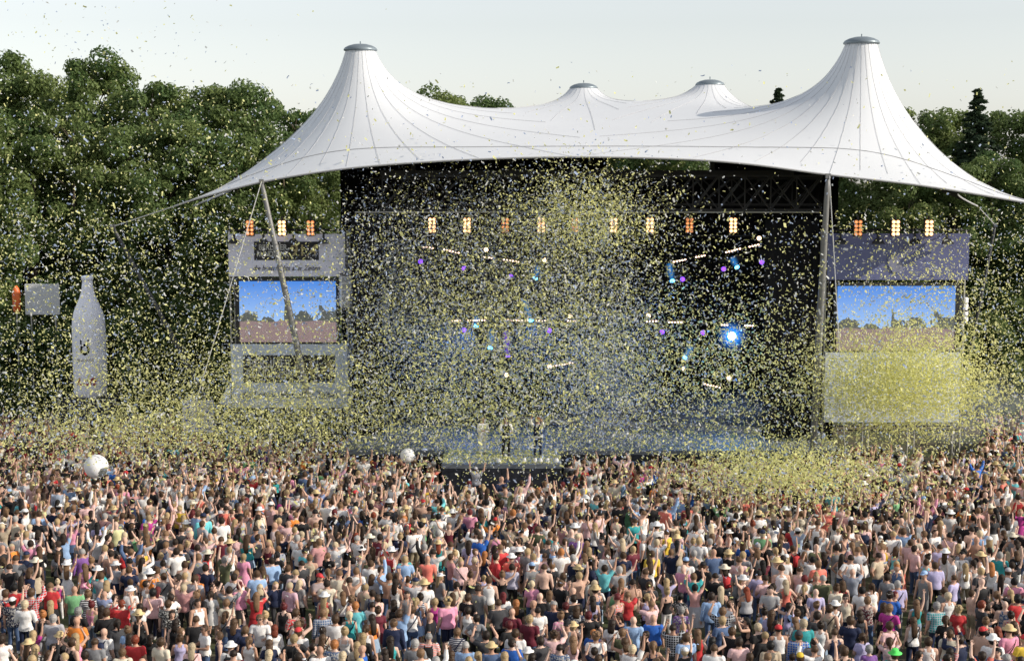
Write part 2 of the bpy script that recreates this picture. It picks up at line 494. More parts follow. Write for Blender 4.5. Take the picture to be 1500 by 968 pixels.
def on_tent(x, y, up=0.02):
    h = bvh.ray_cast(Vector((x, y, 40)), Vector((0, 0, -1)))
    return None if h[0] is None else h[0] + Vector((0, 0, up))
for pi, pk in enumerate(peaks):
    NS = 30
    for s_ in range(NS):
        th = (s_ + 0.5) * 2 * math.pi / NS
        line = []; r = RING + 0.02
        while r < 26:
            x, y = pk.x + r * math.cos(th), pk.y + r * math.sin(th)
            if min(range(4), key=lambda q: (peaks[q].x - x) ** 2 + (peaks[q].y - y) ** 2) != pi: break
            h = on_tent(x, y)
            if h is None: break
            line.append(h - TO); r += 0.25 if r < 3 else 0.7
        if len(line) > 2:
            MB().path(line, [0.005 + 0.003 * min(1, i / 14) for i in range(len(line))], 4).build('seam', M['seam'], tent)
hem = []
for i in range(len(front)):
    p = front[i]
    h = on_tent(p.x, p.y + 1.7 * min(1, i / 8, (len(front) - 1 - i) / 8))
    if h is not None: hem.append(h - TO)
MB().path(hem, 0.018, 4).build('hem_seam', M['seam'], tent)
MB().path([Vector(p) - TO for p in bl] + [bl[0] - TO], 0.045, 5).build('edge_cable', M['seam'], tent)
for pk in peaks:
    ck = 1.0 if pk.y < 82 else 0.92
    c = MB().lathe([(r_ * ck, z_ * ck) for r_, z_ in ((0.70, -0.10), (0.86, -0.06), (0.88, 0.0), (0.80, 0.10), (0.60, 0.20), (0.34, 0.27), (0.06, 0.29))], pk - TO, 28).build('peak_cap', M['cap'], tent, True)
    MB().tube(pk - TO + Vector((0, 0, 0.29)), pk - TO + Vector((0, 0, 0.42)), 0.03).build('finial', M['cap'], c)
# raking struts and guy cables
def strut(top, foot, r, label_part='strut', pm='pole'):
    d = (foot - top)
    o = MB().path([top + d * t - TO for t in (0, 0.04, 0.25, 0.5, 0.75, 0.96, 1)], [r * 0.5, r * 0.8, r, r * 1.1, r, r * 0.8, r * 0.6], 12).build(label_part, M[pm], tent, True)
    MB().box(top - TO, (0.22, 0.2, 0.22)).build('shackle', M[pm], o)
    return o
gz = lambda px, d: Vector(((px - 750) * (d * CP + CAMH * SP) / FPX, d, 0))
strut(P(383, 266, 72.4), gz(478, 71.6), 0.145)
strut(P(1213, 258, 67.8), gz(1187, 69.8), 0.15)
strut(P(165, 332, 75), gz(352, 77), 0.11, pm='pole_dark')
strut(P(1458, 330, 88), gz(1400, 88.5), 0.10, pm='pole_dark')
def cable(a, b, r=0.022):
    MB().path([Vector(a).lerp(Vector(b), t) - TO for t in (0, .5, 1)], r, 5).build('guy_cable', M['cable'], tent)
cable(P(383, 266, 72.3), gz(248, 69.5)); cable(P(1215, 258, 67.7), gz(1243, 66))
cable(FL, P(165, 332, 75), 0.03); cable(RR, P(1458, 330, 88), 0.03)

# ------------------------------------------------------------------ stage
STZ = 1.85
stage = empty('concert_stage', (3, 76, 0), 'dark concert stage with thrust platform and black drapes under the tent', 'stage')
SO = Vector(stage.location)
xl, xr = P(515, 600, 76).x, P(1196, 600, 76).x
MB().box(Vector(((xl + xr) / 2, 76.5, STZ - 0.1)) - SO, (xr - xl, 13, 0.2)).build('deck', M['deck'], stage)
MB().box(Vector(((xl + xr) / 2, 70.06, (STZ - 0.21) / 2)) - SO, (xr - xl, 0.06, STZ - 0.21)).build('fascia', M['fascia'], stage)
tx0, tx1 = P(648, 690, 67.5).x, P(822, 690, 67.5).x
MB().box(Vector(((tx0 + tx1) / 2, 68.35, STZ - 0.1)) - SO, (tx1 - tx0, 3.28, 0.2)).build('thrust_deck', M['deck'], stage)
for i in range(6):
    wd = (tx1 - tx0) / 6
    MB().bev(Vector((tx0 + wd * (i + 0.5), 66.76, (STZ - 0.22) / 2)) - SO, (wd - 0.02, 0.06, STZ - 0.22), 0.01).build('fascia_panel', M['fascia'], stage)
# drapes: pleated black cloth at the back and both sides
def drape(a, b, z0, z1, name='drape'):
    a, b = Vector(a), Vector(b); L_ = (b - a).length; n = int(L_ / 0.16); d = (b - a).normalized(); nrm = Vector((-d.y, d.x, 0))
    v, f = [], []
    for i in range(n + 1):
        p = a.lerp(b, i / n) + nrm * 0.09 * math.sin(i * 1.9 + 0.6 * math.sin(i * 0.37))
        v += [Vector((p.x, p.y, z0)) - SO, Vector((p.x, p.y, z1)) - SO]
    f = [(2 * i, 2 * i + 2, 2 * i + 3, 2 * i + 1) for i in range(n)]
    o = MB().add(v, f).build(name, M['drape'], stage, True)
    md = o.modifiers.new('thick', 'SOLIDIFY'); md.thickness = 0.02
for pa, pb, zz in ((500, 888, 16.3), (888, 1044, 14.75), (1044, 1225, 16.1)):
    q0, q1 = P(pa, 400, 83.2), P(pb, 400, 83.2)
    hz = [on_tent(q0.lerp(q1, t).x, 83.2) for t in (0, .5, 1)]
    drape((q0.x, 83.2, 0), (q1.x, 83.2, 0), 0, min([zz] + [h.z - .15 for h in hz if h is not None]))
drape((xl - 0.35, 75.5, 0), (xl - 0.35, 83, 0), 0, 12.6)
drape((xr + 0.35, 75.5, 0), (xr + 0.35, 83, 0), 0, 12.6)
drape((P(516, 500, 74).x, 74.2, 0), (P(560, 500, 74).x, 74.2, 0), 0, 12.6)
drape((P(1120, 500, 73).x, 73.4, 0), (P(1198, 500, 73).x, 73.4, 0), 0, 12.6)
# roof trusses
bar_mesh = MB().box((0, 0, 0), (0.06, 0.06, 1.0)).mesh('truss_bar', M['darksteel'])
def bar(a, b, parent, name='brace', th=1.0):
    a, b = Vector(a), Vector(b); o = link(name, bar_mesh, parent)
    d = b - a
    o.location = (a + b) / 2 - Vector(parent.location)
    o.rotation_euler = d.to_track_quat('Z', 'Y').to_euler()
    o.scale = (th, th, d.length)
def truss(x0, x1, y, z0, z1, n, label, dep=0.6):
    t = empty('lighting_truss', ((x0 + x1) / 2, y, z0), label, 'truss', 'roof trusses above the stage')
    for z in (z0, z1):
        for yy in (y, y + dep):
            bar((x0, yy, z), (x1, yy, z), t, 'chord', 1.7)
    st = (x1 - x0) / n
    for i in range(n):
        a, b = x0 + i * st, x0 + (i + 1) * st
        bar((a, y, z0), (b, y, z1), t); bar((a, y, z1), (b, y, z0), t)
        bar((a, y + dep, z0), (b, y + dep, z1), t)
        bar((a, y, z0), (a, y, z1), t, 'upright')
    return t
zt0, zt1 = P(800, 308, 74).z, P(800, 258, 74).z
truss(P(560, 280, 74).x, P(1205, 280, 74).x, 74, zt0, zt1, 17, 'black lattice truss spanning the stage just behind the roof edge')
truss(P(540, 280, 79).x, P(1205, 280, 79).x, 79, P(800, 300, 79).z, P(800, 262, 79).z, 15, 'black lattice truss deeper in the stage, under the rear peaks')
tb = empty('roof_beam', P(860, 254, 76), 'long black box beam above the lattice trusses', 'beam')
MB().box((0, 0, 0), (P(1205, 254, 76).x - P(600, 254, 76).x, 0.35, 0.3)).build('beam', M['darksteel'], tb)
for px in (605, 745, 1043, 1180):
    q = P(px, 254, 76) - Vector(tb.location)
    MB().box(q + Vector((0, 0, 0.62)), (0.22, 0.22, 0.95)).build('post', M['darksteel'], tb)
for i, (py, d) in enumerate(((311, 72.5), (345, 76), (471, 81))):
    a, b = P(520, py, d), P(1200, py, d)
    o = empty('lighting_pipe', (a + b) / 2, ['thin grey pipe across the stage mouth below the lattice', 'dark pipe carrying the row of blinder lamps', 'dark pipe carrying the low row of LED bars'][i], 'pipe')
    MB().tube(a - Vector(o.location), b - Vector(o.location), 0.035, n=8).build('pipe', M['steel'] if i == 0 else M['darksteel'], o)
    for px in range(540, 1200, 110):
        q = P(px, py, d) - Vector(o.location)
        MB().box(q, (0.09, 0.12, 0.14)).build('clamp', M['darksteel'], o)

# ------------------------------------------------------------------ lamps
bulb = MB().lathe([(0.02, -0.03), (0.05, -0.015), (0.055, 0.01), (0.03, 0.02)], n=10).mesh('bulb', M['lamp'], True)
refl = MB().lathe([(0.085, 0.0), (0.085, 0.04), (0.05, 0.05)], n=12).mesh('reflector', M['lampdim'], True)
bulb_dim = bulb.copy(); bulb_dim.materials[0] = emis('lamp_orange', (1.0, 0.66, 0.36), 5.0)
refl_dim = refl.copy(); refl_dim.materials[0] = emis('lamp_ember', (1.0, 0.36, 0.12), 0.7)
for me in (bulb, refl, bulb_dim, refl_dim): me.transform(Matrix.Rotation(math.pi / 2, 4, 'X'))
def blinder(px, py, d, bright, label, rz=0.0):
    o = empty('blinder_lamp', P(px, py, d), label, 'stage light', 'eight-bulb blinder lamps', rz)
    MB().bev((0, 0.12, 0), (0.44, 0.2, 0.8), 0.02).build('housing', M['darksteel'], o)
    MB().box((0, 0.1, 0.48), (0.1, 0.05, 0.2)).build('bracket', M['darksteel'], o)
    for i in (-1, 1):
        for k in range(4):
            q = Vector((i * 0.1, -0.02, (k - 1.5) * 0.19))
            r_ = link('reflector', refl if bright > 0.5 else refl_dim, o, q)
            link('bulb', bulb if bright > 0.5 else bulb_dim, r_, Vector((0, -0.03, 0)))
for px, b in ((633, 1), (684, 1), (740, 0), (793, 1), (842, 0), (899, 1), (952, 1), (1010, 0), (1074, 1)):
    blinder(px, 330, 76, b, 'brightly lit eight-bulb blinder lamp in the row across the stage' if b else 'dim orange eight-bulb blinder lamp in the row across the stage')
for px, b in ((366, 0), (413, 1), (455, 0)):
    blinder(px, 334, 74.7, b, 'white-hot blinder lamp above the pale radio banner, behind the raking strut' if b else 'orange glowing blinder lamp above the pale radio banner')
for px, b in ((1257, 0), (1312, 1), (1361, 1)):
    blinder(px, 334, 71.7, b, 'white-hot blinder lamp above the navy banner' if b else 'orange glowing blinder lamp above the navy banner')
dot = MB().box((0, 0, 0), (0.085, 0.03, 0.075)).mesh('diode', M['led'])
def led_bar(a, b, d, label):
    A, B = P(*a, d), P(*b, d); n = max(4, int((B - A).length / 0.14)); c = (A + B) / 2
    o = empty('led_bar', c, label, 'light bar', 'LED bars hanging in the stage')
    rot = (B - A).to_track_quat('X', 'Z').to_matrix()
    MB().box((0, 0.06, 0), ((B - A).length + 0.1, 0.08, 0.09), rot).build('housing', M['darksteel'], o)
    for i in range(n):
        link('diode', dot, o, A.lerp(B, (i + 0.5) / n) - c)
for a, b, l in (((618, 361), (636, 364), 'short LED bar on the left rising row'), ((648, 365), (674, 371), 'tilted LED bar of the left slanting row, near the purple spots'),
                ((708, 377), (722, 378), 'stub of an LED bar in the middle of the left slanting row'), ((736, 380), (762, 384), 'tilted LED bar at the low end of the left slanting row'),
                ((985, 384), (1006, 380), 'tilted LED bar at the low end of the right slanting row'), ((1018, 377), (1034, 374), 'short LED bar in the right slanting row'), ((1062, 370), (1086, 364), 'tilted LED bar in the right slanting row'), ((1096, 362), (1113, 358), 'LED bar at the high end of the right slanting row'),
                ((660, 470), (712, 469), 'level LED bar low on the stage above the cyan lamp'), ((742, 469), (800, 470), 'level LED bar low on the stage at the centre'), ((830, 470), (846, 470), 'short level LED bar right of the blue beam'),
                ((945, 471), (968, 470), 'short level LED bar toward the star-bright blue lamp'), ((978, 472), (1000, 472), 'level LED bar left of the star-bright blue lamp'), ((1055, 476), (1076, 476), 'LED bar right above the star-bright blue lamp'), ((1090, 477), (1104, 477), 'LED stub right of the star-bright blue lamp'),
                ((805, 537), (845, 530), 'pinkish LED bar rising low above the performers'), ((1030, 562), (1056, 568), 'pinkish LED bar low at the stage right edge')):
    led_bar(a, b, 79, l)
lens_p = MB().lathe([(0.125, 0), (0.115, 0.05), (0.05, 0.08)], n=16).mesh('lens', M['purple'], True)
lens_b = MB().lathe([(0.13, 0), (0.12, 0.05), (0.05, 0.08)], n=16).mesh('lens', M['blue'], True)
lens_w = MB().lathe([(0.20, 0), (0.18, 0.05), (0.06, 0.09)], n=16).mesh('lens', M['bluewhite'], True)
lens_o = MB().lathe([(0.12, 0), (0.11, 0.05), (0.05, 0.08)], n=16).mesh('lens', emis('lens_warm', (1.0, .70, .45), 3.0), True)
head_me = MB().lathe([(0.10, -0.42), (0.17, -0.36), (0.19, -0.1), (0.19, 0.0)], n=16).mesh('lamp_head', M['darksteel'], True)
yoke_me = MB().box((-0.23, 0, 0.15), (0.05, 0.12, 0.5)).box((0.23, 0, 0.15), (0.05, 0.12, 0.5)).box((0, 0, 0.42), (0.5, 0.16, 0.08)).box((0, 0, 0.54), (0.36, 0.26, 0.16)).mesh('yoke', M['darksteel'])
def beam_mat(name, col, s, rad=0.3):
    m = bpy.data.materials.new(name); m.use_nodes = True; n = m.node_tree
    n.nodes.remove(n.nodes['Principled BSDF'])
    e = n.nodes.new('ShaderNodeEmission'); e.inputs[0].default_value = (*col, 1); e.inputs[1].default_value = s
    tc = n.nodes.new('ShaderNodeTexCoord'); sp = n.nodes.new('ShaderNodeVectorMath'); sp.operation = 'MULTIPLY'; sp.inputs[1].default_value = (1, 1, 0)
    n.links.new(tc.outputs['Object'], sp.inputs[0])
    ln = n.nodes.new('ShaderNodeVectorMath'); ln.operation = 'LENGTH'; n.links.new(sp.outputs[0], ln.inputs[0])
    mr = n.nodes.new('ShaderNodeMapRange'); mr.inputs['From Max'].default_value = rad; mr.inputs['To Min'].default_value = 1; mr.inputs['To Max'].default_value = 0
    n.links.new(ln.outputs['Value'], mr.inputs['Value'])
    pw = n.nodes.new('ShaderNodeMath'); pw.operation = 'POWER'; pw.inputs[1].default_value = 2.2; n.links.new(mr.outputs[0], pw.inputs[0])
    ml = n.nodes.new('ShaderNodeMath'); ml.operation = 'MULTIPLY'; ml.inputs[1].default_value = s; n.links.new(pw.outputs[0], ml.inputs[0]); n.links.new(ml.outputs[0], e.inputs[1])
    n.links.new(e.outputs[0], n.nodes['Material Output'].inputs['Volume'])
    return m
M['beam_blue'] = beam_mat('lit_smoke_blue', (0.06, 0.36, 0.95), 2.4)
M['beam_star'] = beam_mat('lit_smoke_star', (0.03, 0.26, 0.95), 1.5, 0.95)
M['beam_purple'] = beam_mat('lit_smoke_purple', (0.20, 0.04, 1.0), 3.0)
def moving_head(px, py, d, lens, label, aim=None, beam=None, blen=1.2, brad=0.3, watts=0, wcol=(.12, .35, 1.0), waim=(0, -1, -.3)):
    o = empty('moving_head_lamp', P(px, py, d), label, 'stage light', 'moving head lamps')
    aim = (Vector((0, 0, CAMH)) - P(px, py, d)).normalized() if aim is None else Vector(aim).normalized()
    rot = aim.to_track_quat('Z', 'Y').to_euler()
    link('yoke', yoke_me, o)
    h = link('lamp_head', head_me, o); h.rotation_euler = rot
    l_ = link('lens', lens, h); l_.location = (0, 0, 0.005)
    if watts:
        ld = bpy.data.lights.new('beam_light', 'SPOT'); ld.energy = watts; ld.color = wcol; ld.spot_size = R(100); ld.spot_blend = 0.8; ld.shadow_soft_size = 0.15
        lo = link('beam_light', ld, o); w_aim = Vector(waim).normalized(); lo.rotation_euler = w_aim.to_track_quat('-Z', 'Y').to_euler(); lo.location = w_aim * 0.35
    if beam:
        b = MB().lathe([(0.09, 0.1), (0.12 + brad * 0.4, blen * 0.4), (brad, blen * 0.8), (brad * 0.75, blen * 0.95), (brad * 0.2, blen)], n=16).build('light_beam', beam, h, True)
for px, py in ((616, 383), (680, 393), (748, 405), (1000, 409), (1060, 394), (1116, 384), (680, 483), (970, 486), (1030, 487), (805, 484)):
    moving_head(px, py, 78.5, lens_p, 'small lamp with a violet lens, hung ' + ('under the left slanting LED row' if py < 410 and px < 850 else 'under the right slanting LED row' if py < 410 else 'under the low level LED row left of centre' if px < 850 else 'beside the star-bright blue lamp'), aim=(rng.uniform(-.3, .3), -1, -.25))
for px, py, ax, az, L_ in ((784, 408, 0.2, .9, .8), (985, 412, -.25, 1, 1.1), (1080, 392, -.6, 1, .7), (778, 470, -.35, 1.1, 1.3), (697, 478, 0.05, .6, .7), (718, 510, 0.1, 1, 1.2), (1003, 524, 0.4, .8, .8)):
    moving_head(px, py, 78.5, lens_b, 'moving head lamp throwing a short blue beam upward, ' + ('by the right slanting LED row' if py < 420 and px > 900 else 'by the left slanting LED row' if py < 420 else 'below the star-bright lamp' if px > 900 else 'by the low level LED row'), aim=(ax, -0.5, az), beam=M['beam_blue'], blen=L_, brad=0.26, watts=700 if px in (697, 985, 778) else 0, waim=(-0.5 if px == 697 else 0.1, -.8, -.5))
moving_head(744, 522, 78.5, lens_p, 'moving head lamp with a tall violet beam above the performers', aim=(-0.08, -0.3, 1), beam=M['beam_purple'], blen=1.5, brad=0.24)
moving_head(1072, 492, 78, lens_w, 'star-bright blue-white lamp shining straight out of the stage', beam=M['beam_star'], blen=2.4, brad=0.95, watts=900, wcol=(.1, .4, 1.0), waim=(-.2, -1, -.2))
for px, py, d in ((712, 366, 79), (798, 381, 79), (835, 463, 79), (950, 462, 79), (742, 549, 79), (1068, 553, 78), (805, 536, 79), (1112, 349, 79), (1002, 540, 79)):
    moving_head(px, py, d, lens_o, 'warm white spot lamp glowing ' + ('over the left slanting LED row' if py < 400 and px < 900 else 'over the right slanting LED row' if py < 400 else 'over the low level LED row' if py < 500 else 'low on the stage above the performers' if px < 900 else 'low on the stage below the star-bright lamp'))

# ------------------------------------------------------------------ banner towers with video walls
flood_me = MB().box((0, 0, 0.12), (0.1, 0.1, 0.24)).rings([[Vector((x * s, y * s - 0.1, z)) for x, y in ((-.2, -.14), (.2, -.14), (.2, .14), (-.2, .14))] for s, z in ((1.35, -0.2), (1.15, -.1), (.6, 0.05))]).mesh('floodlight_body', M['darksteel'])
def panel(name, px0, px1, py0, py1, d, m, parent, th=0.05):
    a, b = P(px0, py0, d), P(px1, py1, d); c = (a + b) / 2
    return MB().box(c - Vector(parent.location), (abs(b.x - a.x), th, abs(a.z - b.z))).build(name, m, parent)
def tower(px0, px1, d, label):
    a, b = P(px0, 340, d).x, P(px1, 340, d).x; top = P(px0, 338, d).z
    t = empty('banner_tower', ((a + b) / 2, d + 0.6, 0), label, 'scaffold tower')
    for x in (a, (a * 2 + b) / 3, (a + 2 * b) / 3, b):
        for y in (d + 0.3, d + 1.5):
            MB().tube(Vector((x, y, 0)) - Vector(t.location), Vector((x, y, top)) - Vector(t.location), 0.045, n=8).build('upright', M['steel'], t)
    for z in np.arange(0.5, top + 0.1, (top - 0.5) / 6):
        for y in (d + 0.3, d + 1.5):
            MB().tube(Vector((a - 0.2, y, z)) - Vector(t.location), Vector((b + 0.2, y, z)) - Vector(t.location), 0.035, n=8).build('ledger', M['darksteel'], t)
        for s_ in (a, b):
            MB().tube(Vector((s_, d + 0.3, z)) - Vector(t.location), Vector((s_, d + 1.5, max(0.3, z - 1.6))) - Vector(t.location), 0.03, n=6).build('brace', M['steel'], t)
    return t
def flood_row(pxs, d, where):
    for px in pxs:
        o = empty('floodlight', P(px, 351, d - 0.35), 'small black floodlight clamped along the top of the ' + where, 'floodlight', 'floodlights over the ' + where)
        link('floodlight_body', flood_me, o)
        MB().box((0, 0.16, 0.27), (0.05, 0.5, 0.05)).build('arm', M['darksteel'], o)
tower(334, 507, 74.9, 'steel scaffold tower carrying the radio station banners and a video wall')
tower(1213, 1418, 71.9, 'steel scaffold tower carrying the navy banner and a video wall')
def radio_banner(px0, px1, py0, py1, d, box, label, low=False):
    c = P((px0 + px1) / 2, py1, d)
    o = empty('radio_banner', c, label, 'banner')
    panel('cloth', px0, px1, py0, py1, d, M['banner_low' if low else 'banner'], o, 0.03)
    panel('logo_field', box[0], box[1], box[2], box[3], d - 0.03, M['print_black'], o, 0.012)
    s = pxm(d); bh = (box[3] - box[2]); w_ = box[1] - box[0]
    def tx(b, px, py, size, m, **k):
        text('lettering', b, size / s, P(px, py, d - 0.05) - Vector(o.location), m, o, ext=0.004, **k)
    tx('BERLINER', box[0] + w_ * 0.29, box[2] + bh * 0.32, bh * 0.42, M['print_grey'], bold=0.008, sx=.86)
    tx('RUNDFUNK', box[0] + w_ * 0.29, box[2] + bh * 0.68, bh * 0.42, M['print_grey'], bold=0.008, sx=.76)
    tx('91.4', box[0] + w_ * 0.77, box[2] + bh * 0.5, bh * 0.85, M['print_gold'], bold=0.012)
    tx('die besten Hits aller Zeiten', (box[0] + box[1]) / 2, box[3] + (py1 - box[3]) * 0.5, bh * 0.40, M['print_black'], shear=0.3, sx=0.82)
    return o
radio_banner(334, 506, 343, 405, 74.8, (372, 467, 354, 381), 'pale grey banner with black radio logo above the left video wall')
ob = radio_banner(338, 510, 504, 597, 74.8, (356, 491, 520, 560), 'pale blue banner with black radio logo below the left video wall', True)
c0 = Vector(ob.location)
MB().add([P(338, 560, 74.7) - c0, P(338, 597, 74.7) - c0, P(320, 590, 73.8) - c0, P(326, 578, 73.9) - c0], [(0, 1, 2, 3)]).build('side_flap', M['banner_low'], ob)
flood_row((343, 386, 430, 474), 74.8, 'radio banner')
o = empty('navy_banner', P(1315, 410, 71.8), 'dark navy banner with faint lettering above the right video wall', 'banner')
panel('cloth', 1213, 1418, 342, 410, 71.8, M['banner_navy'], o, 0.03)
text('lettering', 'NDA', 13 / pxm(71.8), P(1331, 366, 71.75) - Vector(o.location), M['print_dim'], o, ext=0.004)
sm = MB(); c0 = Vector(o.location)
sm.add([P(x, y, 71.74) - c0 for x, y in ((1300, 378), (1312, 372), (1320, 385), (1324, 398), (1308, 399), (1302, 390))], [(0, 1, 2, 3, 4, 5)]); sm.build('emblem', M['print_dim'], o)
flood_row((1231, 1286, 1340, 1387), 71.8, 'navy banner')
o = empty('lower_banner', P(1320, 622, 71.8), 'pale blue banner half lost in yellow confetti under the right video wall', 'banner')
panel('cloth', 1209, 1404, 516, 618, 71.8, M['banner_low'], o, 0.03)
def video_wall(px0, px1, py0, py1, d, label):
    o = empty('video_wall', P((px0 + px1) / 2, py1, d), label, 'video screen')
    panel('frame', px0 - 5, px1 + 5, py0 - 5, py1 + 5, d + 0.14, M['darksteel'], o, 0.2)
    panel('screen', px0, px1, py0, py1, d, M['screen'], o, 0.03)
video_wall(350, 493, 412, 501, 74.8, 'video wall showing sky and crowd between the two radio banners')
video_wall(1227, 1397, 419, 513, 71.8, 'video wall showing sky and trees below the navy banner')
# hanging loudspeaker columns in white covers
cab = MB().bev((0, 0, 0), (0.62, 0.5, 0.30), 0.05).mesh('cabinet', M['white'])
cab_dark = mat('speaker_grille', (0.30, 0.31, 0.34), 0.7)
gr = MB().box((0, -0.262, 0), (0.5, 0.02, 0.22)).mesh('grille', cab_dark)
def line_array(px, py, d, n, label, rz=0):
    o = empty('hanging_loudspeakers', P(px, py, d), label, 'loudspeakers', None, rz)
    y = 0; z = 0; a = 0
    for i in range(n):
        c = link('cabinet', cab, o, (0, y, z)); c.rotation_euler = (a, 0, 0)
        g2 = link('grille', gr, c)
        z -= 0.31 * math.cos(a); y += 0.31 * math.sin(a); a += 0.05
    MB().box((0, 0, 0.26), (0.66, 0.5, 0.06)).build('fly_frame', M['darksteel'], o)
    MB().tube((0, 0, 0.28), (0, 0, 3.0), 0.02).build('hoist_chain', M['darksteel'], o)
line_array(507, 409, 74.5, 5, 'column of white loudspeakers hanging beside the left video wall', 0.3)
line_array(560, 427, 75.5, 7, 'column of white loudspeakers hanging inside the left stage drape', 0.2)
line_array(1408, 440, 72.8, 4, 'column of white loudspeakers hanging beside the right video wall', -0.5)

# ------------------------------------------------------------------ things standing left of the stage
bd = 80.5
bz = P(133, 581, bd); s = pxm(bd)
bo = empty('inflatable_bottle', bz, 'giant white inflatable bottle standing on a black plinth before the trees', 'inflatable')
def rr(w_, y): return (w_ / s / 2 * 1.0, (581 - y) / s)
MB().lathe([rr(38, 581), rr(46, 577), rr(48, 570), rr(48.5, 520), rr(48.5, 480), rr(47, 468), rr(42, 455), rr(33, 444), rr(24, 434), rr(18, 424), rr(15, 412), rr(14.5, 408)], n=36).build('bottle_body', M['bottle'], bo, True)
MB().lathe([rr(14, 409), rr(17, 408), rr(17.5, 404), rr(15, 402), rr(4, 401)], n=24).build('bottle_cap', M['bottle'], bo, True)
def wrap(o_, rad):
    me = o_.data; c = Vector(o_.location)
    for v in me.vertices:
        q = v.co + c; a = q.x / rad
        v.co = Vector((rad * math.sin(a), -rad * math.cos(a), q.z))
    o_.location = (0, 0, 0)
def btext(b, y, size, m, **k):
    t = text('lettering', b, size / s, (0, 0, (581 - y) / s), m, bo, **k); wrap(t, 24.5 / s)
btext('Luft', 556, 15, M['print_red'], bold=0.02, shear=0.25, sx=1.25)
btext('BERLINER', 524, 6, M['print_gold'])
em = MB()
for k in range(12):
    a = k * math.pi / 6
    em.box((math.cos(a) * 0.2, 0, (581 - 508) / s + math.sin(a) * 0.24), (0.13, 0.02, 0.13))
for sx in (-1, 1): em.box((sx * 0.2, 0, (581 - 497) / s), (0.09, 0.02, 0.26))
e_ = em.build('emblem', M['print_black'], bo); e_.location = (0, 0, 0); wrap(e_, 24.4 / s)
pl = empty('plinth', (bz.x, bz.y, 0), 'black plinth under the giant white bottle', 'plinth')
MB().bev((0, 0, bz.z / 2), (2.6, 2.0, bz.z - 0.01), 0.05).build('plinth_box', M['fascia'], pl)
MB().bev((0, 0, 0.12), (2.9, 2.3, 0.2), 0.05).build('plinth_base', M['darksteel'], pl)
o = empty('white_panel', gz(62, 88), 'plain white square panel on a post beside the trees', 'sign')
ploc = Vector(o.location)
a, b = P(36, 416, 88), P(88, 461, 88)
MB().bev((a + b) / 2 - ploc, (b.x - a.x, 0.1, a.z - b.z), 0.02).build('board', mat('board_grey_white', (0.55, 0.56, 0.58), 0.7), o)
for x in (a.x + 0.3, b.x - 0.3): MB().tube(Vector((x, 88.1, 0)) - ploc, Vector((x, 88.1, a.z)) - ploc, 0.05).build('post', M['steel'], o)
oc = P(24, 437, 88)
o = empty('orange_beacon', (oc.x, oc.y, 0), 'orange beacon on a pole next to the white square panel', 'beacon')
MB().lathe([(0.1, -0.85), (0.22, -0.7), (0.24, 0.3), (0.16, 0.6), (0.05, 0.75)], (0, 0, oc.z), 16).build('beacon_head', M['orange'], o, True)
MB().tube((0, 0, 0), (0, 0, oc.z - 0.8), 0.05).build('pole', M['steel'], o)
o = empty('sponsor_board', gz(290, 75.5), 'white sponsor board printed with rows of blue names', 'sign')
ploc = Vector(o.location); a, b = P(267, 586, 75.5), P(314, 632, 75.5)
MB().bev((a + b) / 2 - ploc, (b.x - a.x, 0.08, a.z - b.z), 0.02).build('board', M['white'], o)
rows = 7
for i in range(rows):
    for k in range(3):
        q = P(275 + k * 15 + (i % 2) * 4, 591.5 + i * 6, 75.44) - ploc
        MB().box(q, (0.26 + 0.1 * rng.random(), 0.01, 0.09)).build('printed_name', M['print_blue'], o)
for x in (a.x + 0.1, b.x - 0.1): MB().tube(Vector((x, 75.6, 0)) - ploc, Vector((x, 75.6, a.z)) - ploc, 0.04).build('post', M['steel'], o)
# balls
def ball(px, py, d, dia, label, patch):
    o = empty('beach_ball', P(px, py, d), label, 'ball')
    bm = bmesh.new(); bmesh.ops.create_icosphere(bm, subdivisions=4, radius=dia / 2)
    me = bpy.data.meshes.new('ball_skin'); bm.to_mesh(me); bm.free(); me.materials.append(M['white']); me.materials.append(M['ballgrey'])
    dirs = [Vector(q).normalized() for q in patch]
    for p in me.polygons:
        p.use_smooth = True
        if any(p.center.normalized().dot(q) > 0.9 for q in dirs): p.material_index = 1
    link('ball_skin', me, o)
    MB().tube(Vector((0.1, -0.3, 0.92)).normalized() * dia * 0.49, Vector((0.1, -0.3, 0.92)).normalized() * dia * 0.53, 0.04).build('valve', M['white'], o)
ball(141, 683, 62, 1.0, 'big white inflatable ball with dark patches tossed above the crowd', [(0.72, -0.55, -0.42), (-0.8, 0.4, 0.5), (0.2, 0.9, -0.3)])
ball(597, 667, 66.5, 0.66, 'small white inflatable ball above the crowd by the thrust stage', [(-0.3, 0.9, -0.3)])
# small white lamps on the thrust edge
for px in (730, 768, 784, 792, 802, 815):
    o = empty('floor_lamp', Vector((P(px, 668, 67.2).x, 67.1, STZ)), 'small white floor lamp on the edge of the thrust stage', 'stage light', 'floor lamps on the thrust edge')
    MB().lathe([(0.10, 0), (0.11, 0.04), (0.09, 0.14), (0.07, 0.2)], n=12).build('lamp_body', M['white'], o, True)
    MB().box((0, 0.16, 0.06), (0.2, 0.06, 0.12)).build('bracket', M['darksteel'], o)

exec_people = True
